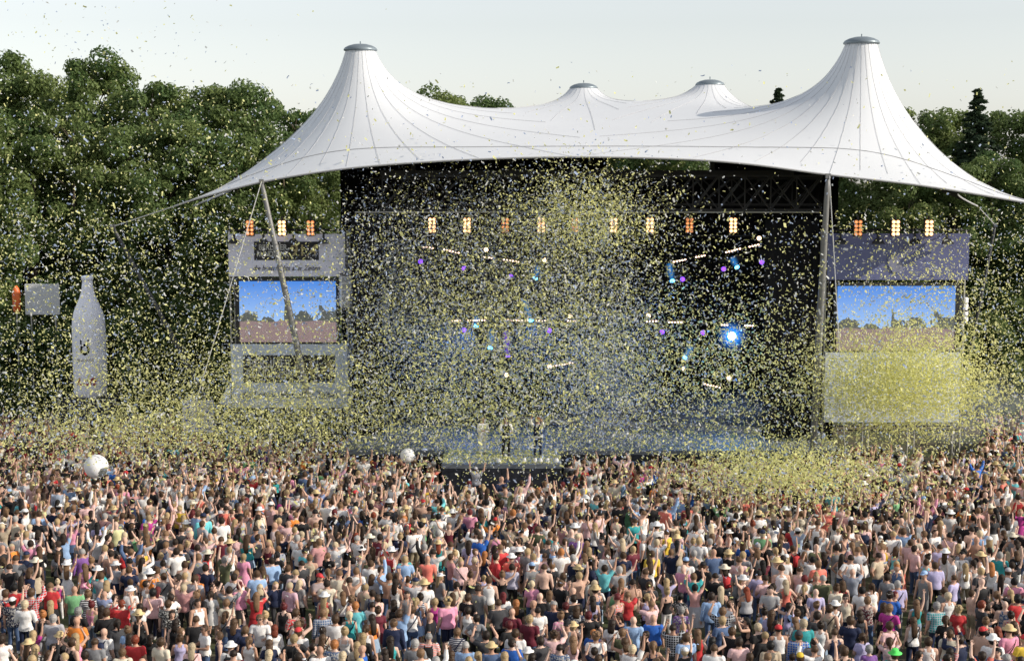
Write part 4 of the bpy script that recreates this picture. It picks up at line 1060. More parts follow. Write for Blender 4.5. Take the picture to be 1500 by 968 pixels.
# people who can be told apart in the photograph: head position (px, py) and looks
K = [
 (21,860,'m',dict(tc='red',hc='black',bc='grey')), (109,863,'m',dict(tc='green',hair='bald',bot='trousers',bc='pale denim',size='l')), (148,843,'m',dict(tc='navy',pat='floral',bot='shorts',bc='denim blue',pose='phone')),
 (63,899,'f',dict(top='tank',tc='black',hair='bun',hc='ginger',bot='shorts',bc='light grey')), (78,905,'m',dict(tc='light grey',hc='grey',pose='front')), (88,932,'f',dict(top='tank',tc='black',hat='hat',hatc='straw')),
 (139,940,'m',dict(tc='grey',size='l',hair='crop')), (205,889,'f',dict(tc='white',bot='shorts',bc='black',pose='clap',hc='dark brown')), (231,864,'f',dict(tc='navy',pat='floral',hc='dark red',hair='bob',bc='navy',size='l')),
 (240,844,'m',dict(tc='grey',bot='shorts',bc='white',bag='bag')), (271,843,'f',dict(tc='beige',hc='blond',bot='shorts',bc='denim blue')), (287,907,'m',dict(tc='black',size='l',hair='crop')), (257,912,'f',dict(top='tank',tc='black',bot='dress',hc='dark brown',hair='bob')),
 (365,937,'f',dict(top='tank',tc='white',hair='pony',hc='light brown')), (389,900,'f',dict(top='strappy',tc='black',hc='blond',hair='bun',bc='black',bot='mini')), (198,936,'m',dict(tc='red',hc='red')), (473,897,'m',dict(top='shirt',tc='denim blue',pat='check',hc='light brown')),
 (416,888,'f',dict(top='tank',tc='black',hair='bun',hc='dark red',bot='shorts',bc='black',size='l')), (437,925,'m',dict(tc='white',hat='cap',hatc='red',bc='red',bot='shorts')), (398,821,'m',dict(top='shirt',tc='light blue',size='l',hc='dark brown')),
 (669,857,'m',dict(tc='cream',hc='dark brown',top='polo')), (689,841,'f',dict(top='strappy',tc='black',bot='dress',pose='one',hc='brown',hair='bun')), (716,849,'m',dict(top='tank',tc='white',bot='shorts',bc='khaki',hc='brown')), (737,872,'f',dict(tc='white',hair='bob',hc='dark red',bot='shorts',bc='white',size='l')),
 (756,883,'f',dict(tc='black',hair='long',hc='ginger',size='l')), (779,855,'f',dict(tc='pink',hc='pale blond')), (791,873,'m',dict(tc='black',hair='bald',size='l')), (811,886,'m',dict(top='polo',tc='navy',hc='grey',bot='shorts',bc='grey',turn=3.0)), (776,906,'m',dict(tc='maroon',hc='blond')),
 (750,941,'m',dict(tc='royal blue',hc='dark brown',size='l')), (755,927,'m',dict(tc='white',size='l')), (712,930,'m',dict(tc='charcoal',pose='clap',hc='dark brown')), (670,925,'f',dict(tc='navy',pat='stripe',hc='light brown',bag='bag',bagc='navy')), (682,945,'m',dict(tc='light blue',hc='grey',hair='crop')),
 (829,887,'f',dict(tc='black',hc='dark red',bc='light grey')), (637,881,'f',dict(top='tank',tc='magenta',hc='blond')), (597,848,'f',dict(top='tank',tc='coral',pose='up',bag='bag')), (543,825,'m',dict(tc='white',bc='black')), (522,836,'m',dict(tc='white',hc='light brown')), (660,798,'m',dict(tc='cream',size='l',hair='crop')),
 (797,831,'m',dict(top='none',tc='tan',hair='crop',bc='black',bot='shorts')), (787,775,'m',dict(tc='olive',size='l',bc='olive',h=1.04)), (955,811,'m',dict(tc='yellow',bc='black',bot='shorts')), (913,813,'m',dict(tc='navy',bc='charcoal')), (890,811,'m',dict(top='shirt',tc='white',bc='black',size='l')),
 (940,783,'f',dict(top='tank',tc='coral',hat='hat',hatc='white',pose='wide')), (962,770,'m',dict(tc='white',hat='hat',hatc='white',pose='front')), (957,905,'m',dict(tc='royal blue',hair='bald',size='l',bc='khaki',bot='shorts')), (928,908,'m',dict(tc='light blue',hair='bald')), (873,931,'m',dict(tc='white',hair='curly',hc='light brown')),
 (1018,860,'f',dict(tc='coral',pat='floral',pose='up',hc='black',bot='longskirt',bc='light grey')), (1042,873,'m',dict(top='shirt',tc='light blue',bc='denim blue',hc='dark brown')), (1070,884,'m',dict(top='polo',tc='white',bc='black',glasses=True,turn=-1.3,pose='front')), (998,893,'f',dict(tc='purple',pat='floral',hc='grey')),
 (1022,927,'f',dict(top='tank',tc='red',bot='dress',hair='longer',hc='light brown')), (1005,933,'m',dict(tc='light blue',hc='brown')), (946,838,'m',dict(tc='charcoal',hair='crop',bc='charcoal',turn=-.8)), (1056,863,'f',dict(top='strappy',tc='black',hair='longer',hc='pale blond')), (1016,844,'m',dict(tc='teal',pose='phone',hc='light brown')),
 (1223,886,'f',dict(top='tank',tc='white',hat='hat',hatc='white',bot='skirt',bc='black',bag='bag')), (1239,875,'f',dict(top='tank',tc='cream',glasses=True,turn=3.0,bc='navy',hc='dark brown')), (1263,864,'m',dict(tc='white',bot='shorts',bc='denim blue',hc='black')), (1197,901,'m',dict(tc='charcoal',hc='dark brown')), (1170,930,'m',dict(top='shirt',tc='royal blue',pat='check',hat='cap',hatc='charcoal')),
 (1172,962,'m',dict(tc='light grey',hat='cap',hatc='yellow')), (1315,855,'m',dict(top='polo',tc='lavender',hc='grey',bag='bag',bc='grey',size='l')), (1303,916,'m',dict(tc='pale pink',bag='bag',hc='brown')), (1311,958,'m',dict(tc='teal',hat='hat',hatc='neon green')), (1273,950,'f',dict(tc='purple',hc='grey')),
 (1338,909,'f',dict(top='tank',tc='white',hair='longer',hc='brown',bag='bag',bc='navy')), (1234,855,'f',dict(top='tank',tc='red',hair='bob',hc='brown')), (1372,887,'m',dict(tc='teal',pat='check',hc='grey',size='l',bc='navy')), (1404,892,'f',dict(tc='red',hair='curly',hc='blond',bc='denim blue')), (1370,828,'m',dict(top='polo',tc='lavender',bc='black',size='l')),
 (1445,881,'f',dict(top='strappy',tc='black',pose='hips',hair='bob',hc='dark brown',bc='denim blue')), (1360,939,'m',dict(top='tank',tc='white',hc='brown')), (1444,909,'f',dict(top='strappy',tc='charcoal',hair='bun',hc='light brown')), (1485,915,'f',dict(top='tank',tc='black',bot='trousers',bc='pale denim',hair='bob')), (1477,837,'m',dict(tc='white',hat='cap',hatc='light grey',bc='navy')),
 (1491,875,'f',dict(top='strappy',tc='brown',glasses=True,turn=2.8,pose='hips',hc='dark brown')), (1414,829,'f',dict(top='tank',tc='white',hair='longer',hc='blond',bc='khaki',bot='shorts')), (1357,823,'f',dict(top='tank',tc='aqua',bc='navy')), (1147,818,'m',dict(tc='white',bc='navy',hc='dark brown',size='l')), (1120,895,'f',dict(top='tank',tc='light blue',bot='dress',hc='dark brown',hair='bun')),
]
OPT_TOPC = ['white'] * 44 + ['black'] * 20 + ['charcoal'] * 5 + ['navy'] * 8 + ['grey'] * 7 + ['light grey'] * 8 + ['light blue'] * 6 + ['denim blue'] * 3 + ['red'] * 4 + ['coral'] * 4 + ['pink'] * 3 + ['pale pink'] * 6 + ['cream'] * 5 + ['beige'] * 4 + ['teal'] * 2 + ['aqua'] * 2 + ['yellow'] * 1 + ['lemon'] * 1 + ['lavender'] * 3 + ['maroon'] * 2 + ['magenta'] * 1 + ['royal blue'] * 2 + ['green'] * 2 + ['orange'] * 1 + ['olive'] * 1 + ['purple'] * 1
HC_W = ['dark brown'] * 20 + ['black'] * 6 + ['brown'] * 16 + ['light brown'] * 12 + ['blond'] * 10 + ['pale blond'] * 4 + ['red'] * 1 + ['grey'] * 5 + ['dark red'] * 2 + ['ginger'] * 1
def rand_person(r2, d):
    sex = r2.choice('mf'); far = min(1, max(0, (d - 46) / 14))
    pose = r2.choices(['down', 'front', 'up', 'wide', 'one', 'clap', 'hips', 'phone'], [0.46 - .2 * far, 0.30 - .1 * far, .02 + .06 * far, .01 + .025 * far, .05 + .08 * far, .05 + .03 * far, .04, .06])[0]
    a = dict(pose=pose, tc=r2.choice(OPT_TOPC), size=r2.choice('ssmml' if sex == 'm' else 'sssml'), hc=r2.choice(HC_W))
    a['pat'] = r2.choices(['cloth', 'stripe', 'check', 'floral'], [.85, .035, .03, .085])[0]
    if a['pat'] != 'cloth' and a['tc'] in ('white', 'cream', 'light grey'): a['tc'] = r2.choice(['navy', 'red', 'denim blue', 'black'])
    if sex == 'm':
        a['top'] = r2.choices(['tshirt', 'polo', 'shirt', 'tank', 'none'], [.62, .12, .12, .10, .03])[0]
        a['bot'] = r2.choices(['trousers', 'shorts'], [.5, .5])[0]; a['bc'] = r2.choice(['denim blue', 'navy', 'black', 'khaki', 'grey', 'charcoal', 'denim blue'])
        a['hair'] = r2.choices(['hair', 'crop', 'bald', 'curly'], [.55, .33, .09, .03])[0]
        if r2.random() < .13: a['hat'], a['hatc'] = r2.choice([('cap', 'white'), ('cap', 'black'), ('cap', 'navy'), ('cap', 'red'), ('hat', 'straw'), ('hat', 'white'), ('cap', 'light blue')])
    else:
        a['top'] = r2.choices(['tshirt', 'tank', 'strappy', 'shirt'], [.36, .38, .20, .06])[0]
        a['bot'] = r2.choices(['trousers', 'shorts', 'skirt', 'longskirt', 'dress', 'mini'], [.38, .28, .07, .05, .17, .05])[0]; a['bc'] = r2.choice(['denim blue', 'navy', 'black', 'white', 'pale denim', 'charcoal', 'black'])
        a['hair'] = r2.choices(['hair', 'long', 'longer', 'bob', 'pony', 'bun', 'curly'], [.12, .26, .12, .18, .16, .12, .04])[0]
        if r2.random() < .10: a['hat'], a['hatc'] = r2.choice([('cap', 'white'), ('hat', 'straw'), ('sunhat', 'cream'), ('hat', 'white')])
    x = r2.random()
    if x < .09: a['bag'], a['bagc'] = 'bag', r2.choice(['black', 'navy', 'brown'])
    elif x < .14: a['bag'], a['bagc'] = 'pack', r2.choice(['black', 'navy', 'grey', 'red'])
    if a['hc'] == 'grey' and a['hair'] not in ('hair', 'crop', 'bald', 'curly'): a['hc'] = 'light brown'
    a['h'] = r2.gauss(1.03, .035) if sex == 'm' else r2.gauss(.97, .032)
    if r2.random() < .03: a['h'] *= .78
    x = r2.random()
    a['turn'] = r2.gauss(0, .38) if x < .80 else r2.uniform(-1.9, 1.9) if x < .93 else math.pi + r2.gauss(0, .7)
    if abs(a['turn']) > 1.6 and r2.random() < .5: a['glasses'] = True
    return sex, a

# where people stand: named ones first, then a random crowd with a minimum spacing
spots = []; cell = {}
def free(x, y, md):
    i, j = int(x // 1), int(y // 1)
    for a in range(i - 1, i + 2):
        for b in range(j - 1, j + 2):
            for q in cell.get((a, b), ()):
                if (q[0] - x) ** 2 + (q[1] - y) ** 2 < md * md: return False
    return True
def put(x, y, info):
    cell.setdefault((int(x // 1), int(y // 1)), []).append((x, y)); spots.append((x, y, info))
for px, py, sex, a in K:
    hh = a.get('h', 1.03 if sex == 'm' else 0.97)
    d = depth_for(py, 1.67 * hh); x = P(px, py, d).x
    a = dict(dict(pose='down', size='m', top='tshirt', pat='cloth', bot='trousers', bc='denim blue', hair='hair', hc='brown', bagc='black', hatc='white'), **a); a['h'] = hh; a.setdefault('turn', rng.gauss(0, .2)); put(x, d, (sex, a))
tries = 0
def allowed(x, y):
    px = 750 + x / (y * CP + CAMH * SP) * FPX
    if px < -30 or px > 1530: return False
    if y > 63.6 and 640 < px < 835: return False
    if y > 69.3 and 505 < px < 1205: return False
    if y > 73.6 and px > 320 and px <= 505: return False
    if y > 71.0 and px >= 1205 and px < 1440: return False
    if abs(x - bz.x) < 1.8 and abs(y - bd) < 1.6: return False
    if 255 < px < 325 and y > 74.6: return False
    return True
for tries in range(90000):
    y = rng.uniform(38.5, 81); x = rng.uniform(-32, 32)
    if not allowed(x, y): continue
    t = min(1, max(0, (y - 47) / 12))
    nz1 = math.sin(x * .9 + 1.3 * math.sin(y * .5)) + math.sin(y * 1.1 + 1.7 * math.sin(x * .43 + 2))
    md = (0.70 - 0.14 * t) + (0.20 - .12 * t) * max(-0.5, -nz1)
    if not free(x, y, max(0.46, md)): continue
    put(x, y, rand_person(rng, y))
    if len(spots) > 2500: break
def in_view(x, y):
    px = 750 + x / (y * CP + CAMH * SP) * FPX
    py_top = None
    return -25 < px < 1525 and y > depth_for(985, 1.75)
spots = [q for q in spots if in_view(q[0], q[1])]
spots.sort(key=lambda q: q[1])
NEAR = 300
FIX = ('top', 'tc', 'pat', 'bot', 'bc', 'hair', 'hc', 'hat', 'hatc', 'bag', 'bagc', 'pose', 'size', 'h', 'glasses', 'lean')
for x, y, (sex, a) in spots[:NEAR]:
    add_person((x, y, 0), a['turn'], rng, sex, **{k: v for k, v in a.items() if k in FIX})

# the rest of the crowd as one mass: coarser bodies, coloured per garment
LOW = {}
def low(sex, pose, size):
    k = (sex, pose, size)
    if k not in LOW:
        B = make_body(sex, pose, {'s': 0.94, 'm': 1.05, 'l': 1.2}[size], hi=False)
        B['m'] = {g_: g_mask(B, g_) for g_ in ('tshirt', 'shirt', 'polo', 'tank', 'strappy', 'trousers', 'shorts', 'shoes', 'hair', 'crop')}
        LOW[k] = B
    return LOW[k]
def tri_arr(mb):
    return np.array([tuple(p) for p in mb.v]), np.array([(f[0], f[i], f[i + 1]) for f in mb.f for i in range(1, len(f) - 1)])
ACC_T = {k: tri_arr(v) for k, v in ACC.items() if k not in ('curly',)}
VV, FF, CC = [], [], []; base = 0
for x, y, (sex, a) in spots[NEAR:]:
    B = low(sex, a['pose'], 'l' if a['size'] == 'l' else 's')
    v = B['v'].copy(); nf = len(B['f']); col = np.tile(np.array(vary(rng.choice(SKINS[:5]), rng, .1)), (nf, 1)); m = B['m']
    push = np.zeros(len(v))
    def paint(g_, c, off):
        col[m[g_]] = c; push[np.unique(B['f'][m[g_]])] = off
    tcol = vary(COLS[a['tc']], rng, .08)
    if a['pat'] != 'cloth': tcol = tuple(.5 * q + .25 for q in tcol)
    if a['bot'] in ('trousers', 'shorts'): paint(a['bot'], vary(COLS[a['bc']], rng), .010)
    paint('shoes', COLS[rng.choice(['white', 'black', 'grey'])], .006)
    if a.get('top', 'tshirt') != 'none': paint(a.get('top', 'tshirt'), tcol, .018)
    hcol = vary(HAIRC[a['hc']], rng, .2); hair = a.get('hair', 'hair')
    if hair != 'bald': paint('crop' if hair == 'crop' else 'hair', hcol, .018)
    v = v + B['n'] * push[:, None]
    parts = [(v, B['f'], col)]
    def acc(k, c):
        av, af = ACC_T[k]; parts.append((av, af, np.tile(np.array(c), (len(af), 1))))
    if hair in ('long', 'longer', 'bob', 'pony', 'bun'): acc(hair, hcol)
    if a['bot'] not in ('trousers', 'shorts'): acc('skirt' if a['bot'] == 'dress' else a['bot'], tcol if a['bot'] == 'dress' else COLS[a['bc']])
    if a.get('hat'): acc(a['hat'], vary(COLS[a['hatc']], rng))
    if a.get('bag'): acc(a['bag'], COLS[a['bagc']])
    c_, s_ = math.cos(a['turn']), math.sin(a['turn']); h = a['h']
    Rm = np.array([[c_, -s_, 0], [s_, c_, 0], [0, 0, 1]]) * h
    for pv, pf, pc in parts:
        VV.append(pv @ Rm.T + np.array([x, y, 0])); FF.append(pf + base); CC.append(pc); base += len(pv)
crowd = link('crowd', mesh_np('crowd', np.vstack(VV), np.vstack(FF), [M['crowd']], True, colors=np.vstack(CC)))
tag(crowd, 'dense crowd of people with raised arms filling the field up to the stage', 'crowd', kind='stuff')
print('people', len(spots), 'crowd tris', sum(len(f) for f in FF))

# performers on the thrust and a rider on shoulders
def performer(px, py_feet, d, label, **k):
    o = add_person((P(px, py_feet, d).x, d, STZ + 0.003), math.pi + k.pop('turn', 0), rng, k.pop('sex', 'm'), group='performers on the thrust stage', **k)
    o['label'] = label
    return o
p1 = performer(707, 662, 68.9, 'performer in all white clothes on the thrust stage', top='shirt', tc='white', bc='white', hc='light brown', pose='front', turn=.6, h=1.0)
p2 = performer(741, 662, 68.6, 'performer in white shirt with black vest, hands in front', top='shirt', tc='white', bc='black', hc='dark brown', pose='front', turn=.2, h=1.02)
p3 = performer(788, 662, 68.4, 'performer in dark vest with white sleeves, hands lifted to the mouth', top='shirt', tc='white', bc='navy', hc='ginger', pose='phone', turn=-.2, h=1.03)
for p_, c in ((p2, 'black'), (p3, 'navy')):
    B = body('m', 'front' if p_ is p2 else 'phone', 'm'); B2 = dict(B)
    OFF['tank'] = .032; q = link('vest', shell(B2, 'tank', 'vest', M['cloth']), p_); q.color = (*COLS[c], 1); OFF['tank'] = .012
rd = depth_for(700, 2.6)
o = add_person((P(697, 700, 64.5).x, 64.5, 0.62), .05, rng, 'm', pose='ride', size='s', tc='navy', pat='stripe', bot='shorts', bc='denim blue', hat='cap', hatc='light grey', h=.86, group='people in the far crowd')
o['label'] = 'child in navy striped T-shirt and grey cap riding on shoulders, arms raised'

# ------------------------------------------------------------------ trees
def leaves(centres, radii_, counts, size, r3, tints):
    C, Nn, T = [], [], []
    for c, rd_, n, tnt in zip(centres, radii_, counts, tints):
        d = r3.normal(size=(n, 3)); d /= np.linalg.norm(d, axis=1)[:, None]
        rad = rd_ * (0.45 + 0.55 * r3.random(n) ** 0.6)
        C.append(c + d * rad[:, None] * np.array([1, 1, .8])); Nn.append(d + r3.normal(size=(n, 3)) * 0.6 + np.array([0, 0, .3])); T.append(np.clip(tnt + r3.normal(size=n) * .12, 0, 1))
    C, Nn, T = np.vstack(C), np.vstack(Nn), np.concatenate(T)
    Nn /= np.linalg.norm(Nn, axis=1)[:, None]
    a = np.cross(Nn, r3.normal(size=Nn.shape)); a /= np.linalg.norm(a, axis=1)[:, None]; b = np.cross(Nn, a)
    s1 = (size * (0.7 + 0.6 * r3.random(len(C))))[:, None]
    v = np.stack([C - a * s1 * .6, C - b * s1 * .33 + Nn * s1 * .08, C + a * s1 * .6, C + b * s1 * .33 + Nn * s1 * .08], axis=1).reshape(-1, 3)
    f = np.arange(len(C) * 4).reshape(-1, 4)
    return v, f, np.c_[T, T, T]
def make_tree(seed, H=20.0, RW=4.6, base=2.0, n_cl=95, per=290):
    r3 = np.random.default_rng(seed); r4 = random.Random(seed)
    tr = MB(); lean = Vector((r4.uniform(-.5, .5), r4.uniform(-.5, .5), 0))
    tp = [Vector((0, 0, -0.2)), Vector((0.1, 0, 1)), Vector((0, .1, H * .3)) + lean * .3, Vector((.1, 0, H * .6)) + lean * .7, Vector((0, 0, H * .88)) + lean]
    tr.path(tp, [.42, .32, .25, .16, .05], 9)
    cs, rs_, ns, ts = [], [], [], []
    for i in range(n_cl):
        z = base + (H - base) * (r4.random() ** .85); t = (z - base) / (H - base)
        prof = (0.72 + 0.5 * t) if t < .45 else 0.95 * math.sqrt(max(0.02, 1 - ((t - .45) / .58) ** 2)) + .02
        th = r4.uniform(0, 2 * math.pi); rr2 = RW * prof * math.sqrt(r4.uniform(.12, 1)) * r4.uniform(.75, 1.12)
        c = Vector((rr2 * math.cos(th), rr2 * math.sin(th), z)) + lean * t
        q = r4.uniform(.75, 1.55) * (1.0 if t < .75 else .75)
        cs.append(np.array(c)); rs_.append(q); ns.append(int(per * q)); ts.append(r4.uniform(.2, .85))
        if i % 5 == 0:
            p0 = Vector((0, 0, max(1.5, z - rr2 * .8))) + lean * t * .8
            tr.path([p0, p0.lerp(c, .5) + Vector((0, 0, .3)), c], [.13 * (1.2 - t), .08 * (1.2 - t), .02], 5)
    v, f, c = leaves(cs, rs_, ns, .225, r3, ts)
    return tr.mesh('trunk', M['bark'], True), mesh_np('crown', v, f, [M['leaf']], False, colors=c)
def make_spruce(seed, H=20):
    r3 = np.random.default_rng(seed); r4 = random.Random(seed); tr = MB()
    tr.path([Vector((0, 0, -.2)), Vector((0, 0, H * .5)), Vector((0, 0, H * .97))], [.3, .18, .02], 8)
    cs, rs_, ns, ts = [], [], [], []
    z = 2.0
    while z < H:
        R_ = (H - z) / H * 4.6 + .06
        for k in range(7):
            th = k * .9 + z * 1.7 + r4.uniform(-.3, .3); L_ = R_ * r4.uniform(.55, 1.15); z_ = z; z = z + r4.uniform(-.3, .3)
            for u in (.3, .6, .9):
                cs.append(np.array((math.cos(th) * L_ * u, math.sin(th) * L_ * u, z - L_ * u * .25))); rs_.append(.05 + .09 * R_ + .12 * (1 - u) * min(1, R_)); ns.append(24); ts.append(r4.uniform(.2, .8))
            tr.path([Vector((0, 0, z)), Vector((math.cos(th) * L_, math.sin(th) * L_, z - L_ * .25))], [.04, .01], 4)
            z = z_
        z += .34
    v, f, c = leaves(cs, rs_, ns, .24, r3, ts)
    return tr.mesh('trunk', M['bark'], True), mesh_np('crown', v, f, [M['needle']], False, colors=c)
TREES = [make_tree(11), make_tree(23, RW=4.0, n_cl=80), make_tree(37, RW=5.0, n_cl=105), make_tree(41, RW=3.6, base=4, n_cl=70), make_tree(59, RW=4.4, n_cl=90)]
BUSH = [make_tree(71, H=9, RW=3.8, base=.4, n_cl=60), make_tree(83, H=8, RW=3.2, base=.3, n_cl=50)]
SPR = make_spruce(5)
ADJ = {}
for v_, a_ in zip(TREES, ('round', 'slim', 'broad', 'bare-legged', 'bushy')): ADJ[id(v_)] = a_
def plant(px, py, d, v, label, group, Hn=20.0, name='broadleaf_tree', wide=1.0):
    t = P(px, py, d); s = t.z / (Hn * 1.025)
    label = (ADJ.get(id(v), '') + ' ' + label).strip()
    o = empty(name, (t.x, d, 0), label, 'tree' if name != 'shrub' else 'shrub', group, rng.uniform(0, 6.28))
    o.scale = (s * wide, s * wide, s)
    link('trunk', v[0], o); link('crown', v[1], o)
i = 0
for px, py, d in ((-60, 62, 99), (8, 72, 101), (66, 100, 100), (140, 76, 103), (172, 92, 105), (222, 112, 101), (262, 126, 103), (308, 122, 104), (340, 130, 106), (378, 112, 102), (432, 150, 104), (468, 160, 107), (110, 125, 107)):
    plant(px, py, d, TREES[i % 5], 'tall broadleaf tree in the wood behind the white inflatable bottle', 'wood left of the stage', wide=.95); i += 1
for px, py, d in ((-25, 175, 93), (40, 190, 94), (105, 165, 95), (175, 180, 94), (240, 170, 95), (300, 190, 95), (355, 185, 96), (415, 205, 97), (460, 225, 98)):
    plant(px, py, d, TREES[i % 5], 'lower broadleaf tree at the front of the wood left of the stage', 'front of the wood left of the stage'); i += 1
for px, py, d in ((-30, 440, 89), (30, 455, 90), (85, 430, 90.5), (180, 450, 90), (235, 430, 91), (290, 450, 91), (330, 420, 92)):
    plant(px, py, d, BUSH[i % 2], 'dark leafy shrub at the foot of the wood behind the bottle', 'shrubs at the foot of the left wood', 8.5, 'shrub', 1.1); i += 1
for px, py, d in ((520, 190, 108), (585, 185, 108), (655, 136, 106), (698, 140, 107), (770, 200, 108), (840, 195, 109), (875, 190, 104), (910, 196, 106), (945, 188, 105), (975, 195, 107), (1010, 190, 104), (1040, 195, 109), (1110, 190, 108), (1180, 180, 109), (1250, 180, 108)):
    up = py < 165
    plant(px, py - (6 if up else 0), d, TREES[(i + 2) % 5], 'tree whose leafy top shows over the white roof between its two left peaks' if up else 'tree behind the stage, glimpsed only under the roof edge', 'trees behind the stage'); i += 1
for px, py, d in ((1310, 190, 104), (1352, 152, 102), (1395, 158, 103), (1480, 158, 104), (1528, 150, 102), (1580, 160, 103)):
    plant(px, py, d, TREES[i % 5], 'tall broadleaf tree in the wood beyond the right end of the roof', 'wood right of the stage'); i += 1
for px, py, d in ((1330, 250, 95), (1400, 235, 96), (1460, 225, 95), (1520, 235, 96), (1560, 250, 94)):
    plant(px, py, d, TREES[(i + 1) % 5], 'lower broadleaf tree behind the right scaffold tower', 'front of the wood right of the stage'); i += 1
for px, py, d in ((1440, 450, 91), (1490, 430, 92), (1540, 440, 91)):
    plant(px, py, d, BUSH[i % 2], 'dark leafy shrub beside the right scaffold tower', 'shrubs right of the stage', 8.5, 'shrub', 1.1); i += 1
plant(1433, 120, 99, SPR, 'dark pointed spruce standing out of the wood right of the roof', None, 20, 'spruce_tree', 1.5)
plant(1140, 120, 112, SPR, 'tip of a spruce showing over the ridge of the white roof', None, 20, 'spruce_tree', 1.4)

# ------------------------------------------------------------------ confetti
def blob(n, px, py, d, sx, sy, sd, yel, dark=0.0):
    x = nrg.normal(size=n); y = nrg.normal(size=n); z = nrg.normal(size=n)
    c = P(px, py, d); s = pxm(d)
    pos = np.c_[c.x + x * sx / s, c.y + z * sd, c.z + y * sy / s]
    return pos, np.full(n, yel)
def slab(n, x0, x1, d0, d1, z0, z1, yel):
    return np.c_[nrg.uniform(x0, x1, n), nrg.uniform(d0, d1, n), z0 + (z1 - z0) * nrg.random(n) ** 1.25], np.full(n, yel)
BL = [slab(30000, -27, 27, 56, 77, 2.4, 13.2, .52), slab(1500, -25, 25, 56, 70, 12, 19, .4), slab(2600, -26, -10, 56, 74, 10, 18, .5),
      blob(22000, 1325, 560, 67, 72, 38, 1.8, .96), blob(2500, 1360, 450, 67, 70, 60, 2, .92),
      blob(7500, 215, 575, 70, 125, 55, 4, .85), blob(6500, 240, 630, 67, 150, 18, 3, .85),
      blob(9000, 690, 490, 72, 95, 90, 3, .55), blob(8000, 700, 505, 67.8, 110, 68, 1.5, .62), blob(4000, 860, 470, 68, 60, 100, 2, .3), blob(700, 740, 625, 66.3, 70, 30, .8, .6), blob(8000, 560, 430, 75, 48, 75, 2, .12), blob(10500, 885, 550, 74, 42, 95, 2.5, .15),
      blob(6000, 860, 310, 69, 58, 36, 2, .72), blob(6000, 710, 335, 72, 105, 50, 2, .35), blob(8000, 1020, 540, 69, 105, 62, 4, .82), blob(5000, 800, 430, 72, 90, 70, 3, .6),
      blob(7500, 1150, 690, 61, 90, 18, 2.5, .92), blob(5000, 420, 580, 68, 90, 40, 3, .8), blob(1300, 750, 770, 54, 420, 50, 5, .45), blob(380, 110, 60, 62, 120, 60, 4, .4), blob(4500, 620, 600, 69, 130, 28, 2.0, .75),
      slab(1800, tx0, tx1, 66.8, 69.9, STZ + .02, STZ + .06, .7), slab(5000, xl, xr, 70, 76, STZ + .02, STZ + .06, .5)]
POS = np.vstack([b[0] for b in BL]); YE = np.concatenate([b[1] for b in BL])
ok = POS[:, 2] > 0.1; POS, YE = POS[ok], YE[ok]
n = len(POS)
nn = nrg.normal(size=(n, 3)); nn /= np.linalg.norm(nn, axis=1)[:, None]
aa = np.cross(nn, nrg.normal(size=(n, 3))); aa /= np.linalg.norm(aa, axis=1)[:, None]; bb = np.cross(nn, aa)
kk = np.clip(nrg.lognormal(0, .3, n), .5, 2.2); Ls = (kk * (0.031 + 0.025 * nrg.random(n)))[:, None]; Ws = (kk * (0.015 + 0.011 * nrg.random(n)))[:, None]; bend = (nrg.normal(size=n) * .02)[:, None]
v = np.stack([POS - aa * Ls - bb * Ws, POS - aa * Ls + bb * Ws, POS + nn * bend - bb * Ws, POS + nn * bend + bb * Ws, POS + aa * Ls - bb * Ws, POS + aa * Ls + bb * Ws], axis=1).reshape(-1, 3)
b0 = (np.arange(n) * 6)[:, None]
f = np.concatenate([b0 + np.array([[0, 1, 3, 2]]), b0 + np.array([[2, 3, 5, 4]])], axis=1).reshape(-1, 4)
isy = nrg.random(n) < YE
cy = np.array([.88, .87, .38]); cw = np.array([.82, .83, .80]); cb = np.array([.50, .60, .82])
col = np.where(isy[:, None], cy, np.where((nrg.random(n) < .55)[:, None], cw, cb)) * (0.75 + .3 * nrg.random((n, 1)))
tag(link('confetti', mesh_np('confetti', v, f, [M['confetti']], False, colors=np.repeat(col, 2, axis=0))), 'cloud of yellow and white paper confetti drifting before the stage', 'confetti', kind='stuff')

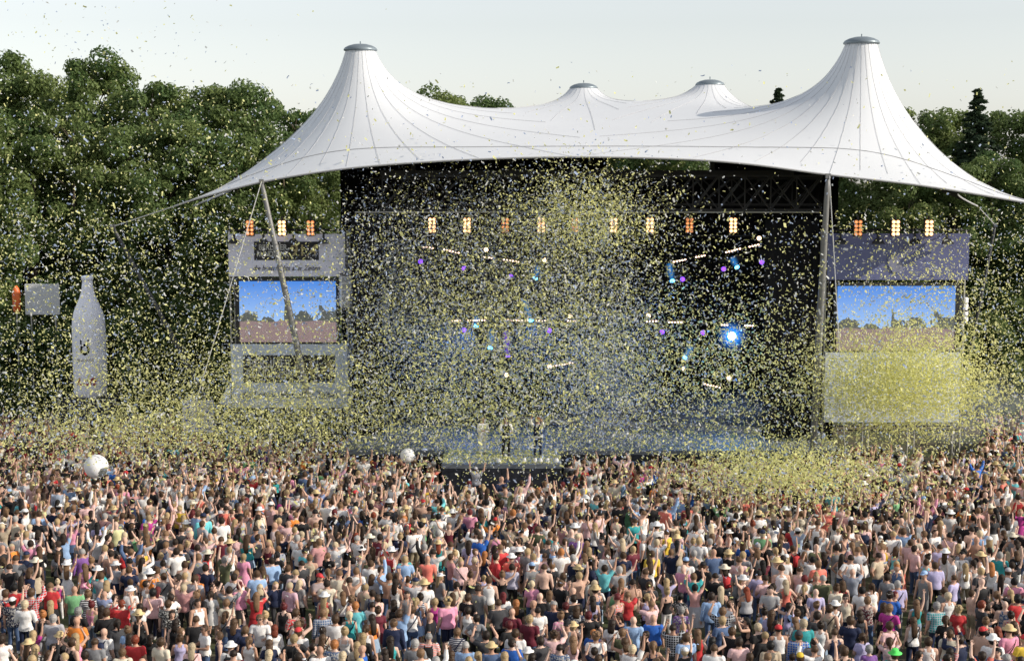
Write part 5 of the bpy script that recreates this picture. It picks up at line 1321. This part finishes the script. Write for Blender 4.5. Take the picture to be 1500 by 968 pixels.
# ------------------------------------------------------------------ smoke drifting low over the stage
def smoke_mat(dens=.35):
    m = bpy.data.materials.new('stage_smoke'); m.use_nodes = True; n = m.node_tree; L = n.links
    n.nodes.remove(n.nodes['Principled BSDF'])
    pv = n.nodes.new('ShaderNodeVolumePrincipled'); pv.inputs['Color'].default_value = (.80, .86, .97, 1)
    tc = n.nodes.new('ShaderNodeTexCoord')
    ln = n.nodes.new('ShaderNodeVectorMath'); ln.operation = 'LENGTH'; L.new(tc.outputs['Object'], ln.inputs[0])
    mr = n.nodes.new('ShaderNodeMapRange'); mr.inputs['From Min'].default_value = 1.0; mr.inputs['From Max'].default_value = 0.2
    L.new(ln.outputs['Value'], mr.inputs['Value'])
    nz = n.nodes.new('ShaderNodeTexNoise'); nz.inputs['Scale'].default_value = 2.2; nz.inputs['Detail'].default_value = 3; L.new(tc.outputs['Object'], nz.inputs['Vector'])
    m2 = n.nodes.new('ShaderNodeMapRange'); m2.inputs['From Min'].default_value = .38; m2.inputs['From Max'].default_value = .7; L.new(nz.outputs['Fac'], m2.inputs['Value'])
    a = n.nodes.new('ShaderNodeMath'); a.operation = 'MULTIPLY'; L.new(mr.outputs[0], a.inputs[0]); L.new(m2.outputs[0], a.inputs[1])
    b = n.nodes.new('ShaderNodeMath'); b.operation = 'MULTIPLY'; L.new(a.outputs[0], b.inputs[0]); b.inputs[1].default_value = dens
    L.new(b.outputs[0], pv.inputs['Density']); L.new(pv.outputs[0], n.nodes['Material Output'].inputs['Volume'])
    return m
SM = smoke_mat(.24); SM2 = smoke_mat(.08)
for px, py, d, sc, lab in ((890, 585, 73.5, (3.0, 2.2, 3.4), 'bluish smoke rising at the right edge of the thrust stage'), (1430, 600, 76, (5.0, 3.0, 2.2), 'thin smoke drifting behind the crowd below the right video wall'), (545, 470, 77.5, (1.8, 1.5, 3.6), 'thin smoke hanging beside the left stage drape'), (1050, 605, 73.5, (5.0, 2.0, 1.3), 'low smoke lying over the stage deck'), (700, 430, 76.5, (8.0, 5.0, 6.0), 'thin blue-lit smoke filling the left half of the stage')):
    bm = bmesh.new(); bmesh.ops.create_icosphere(bm, subdivisions=3, radius=1.0); me = bpy.data.meshes.new('smoke'); bm.to_mesh(me); bm.free(); me.materials.append(SM2 if sc[0] > 7 else SM)
    o = link('smoke', me); o.location = P(px, py, d); o.scale = sc
    tag(o, lab, 'smoke', kind='stuff')
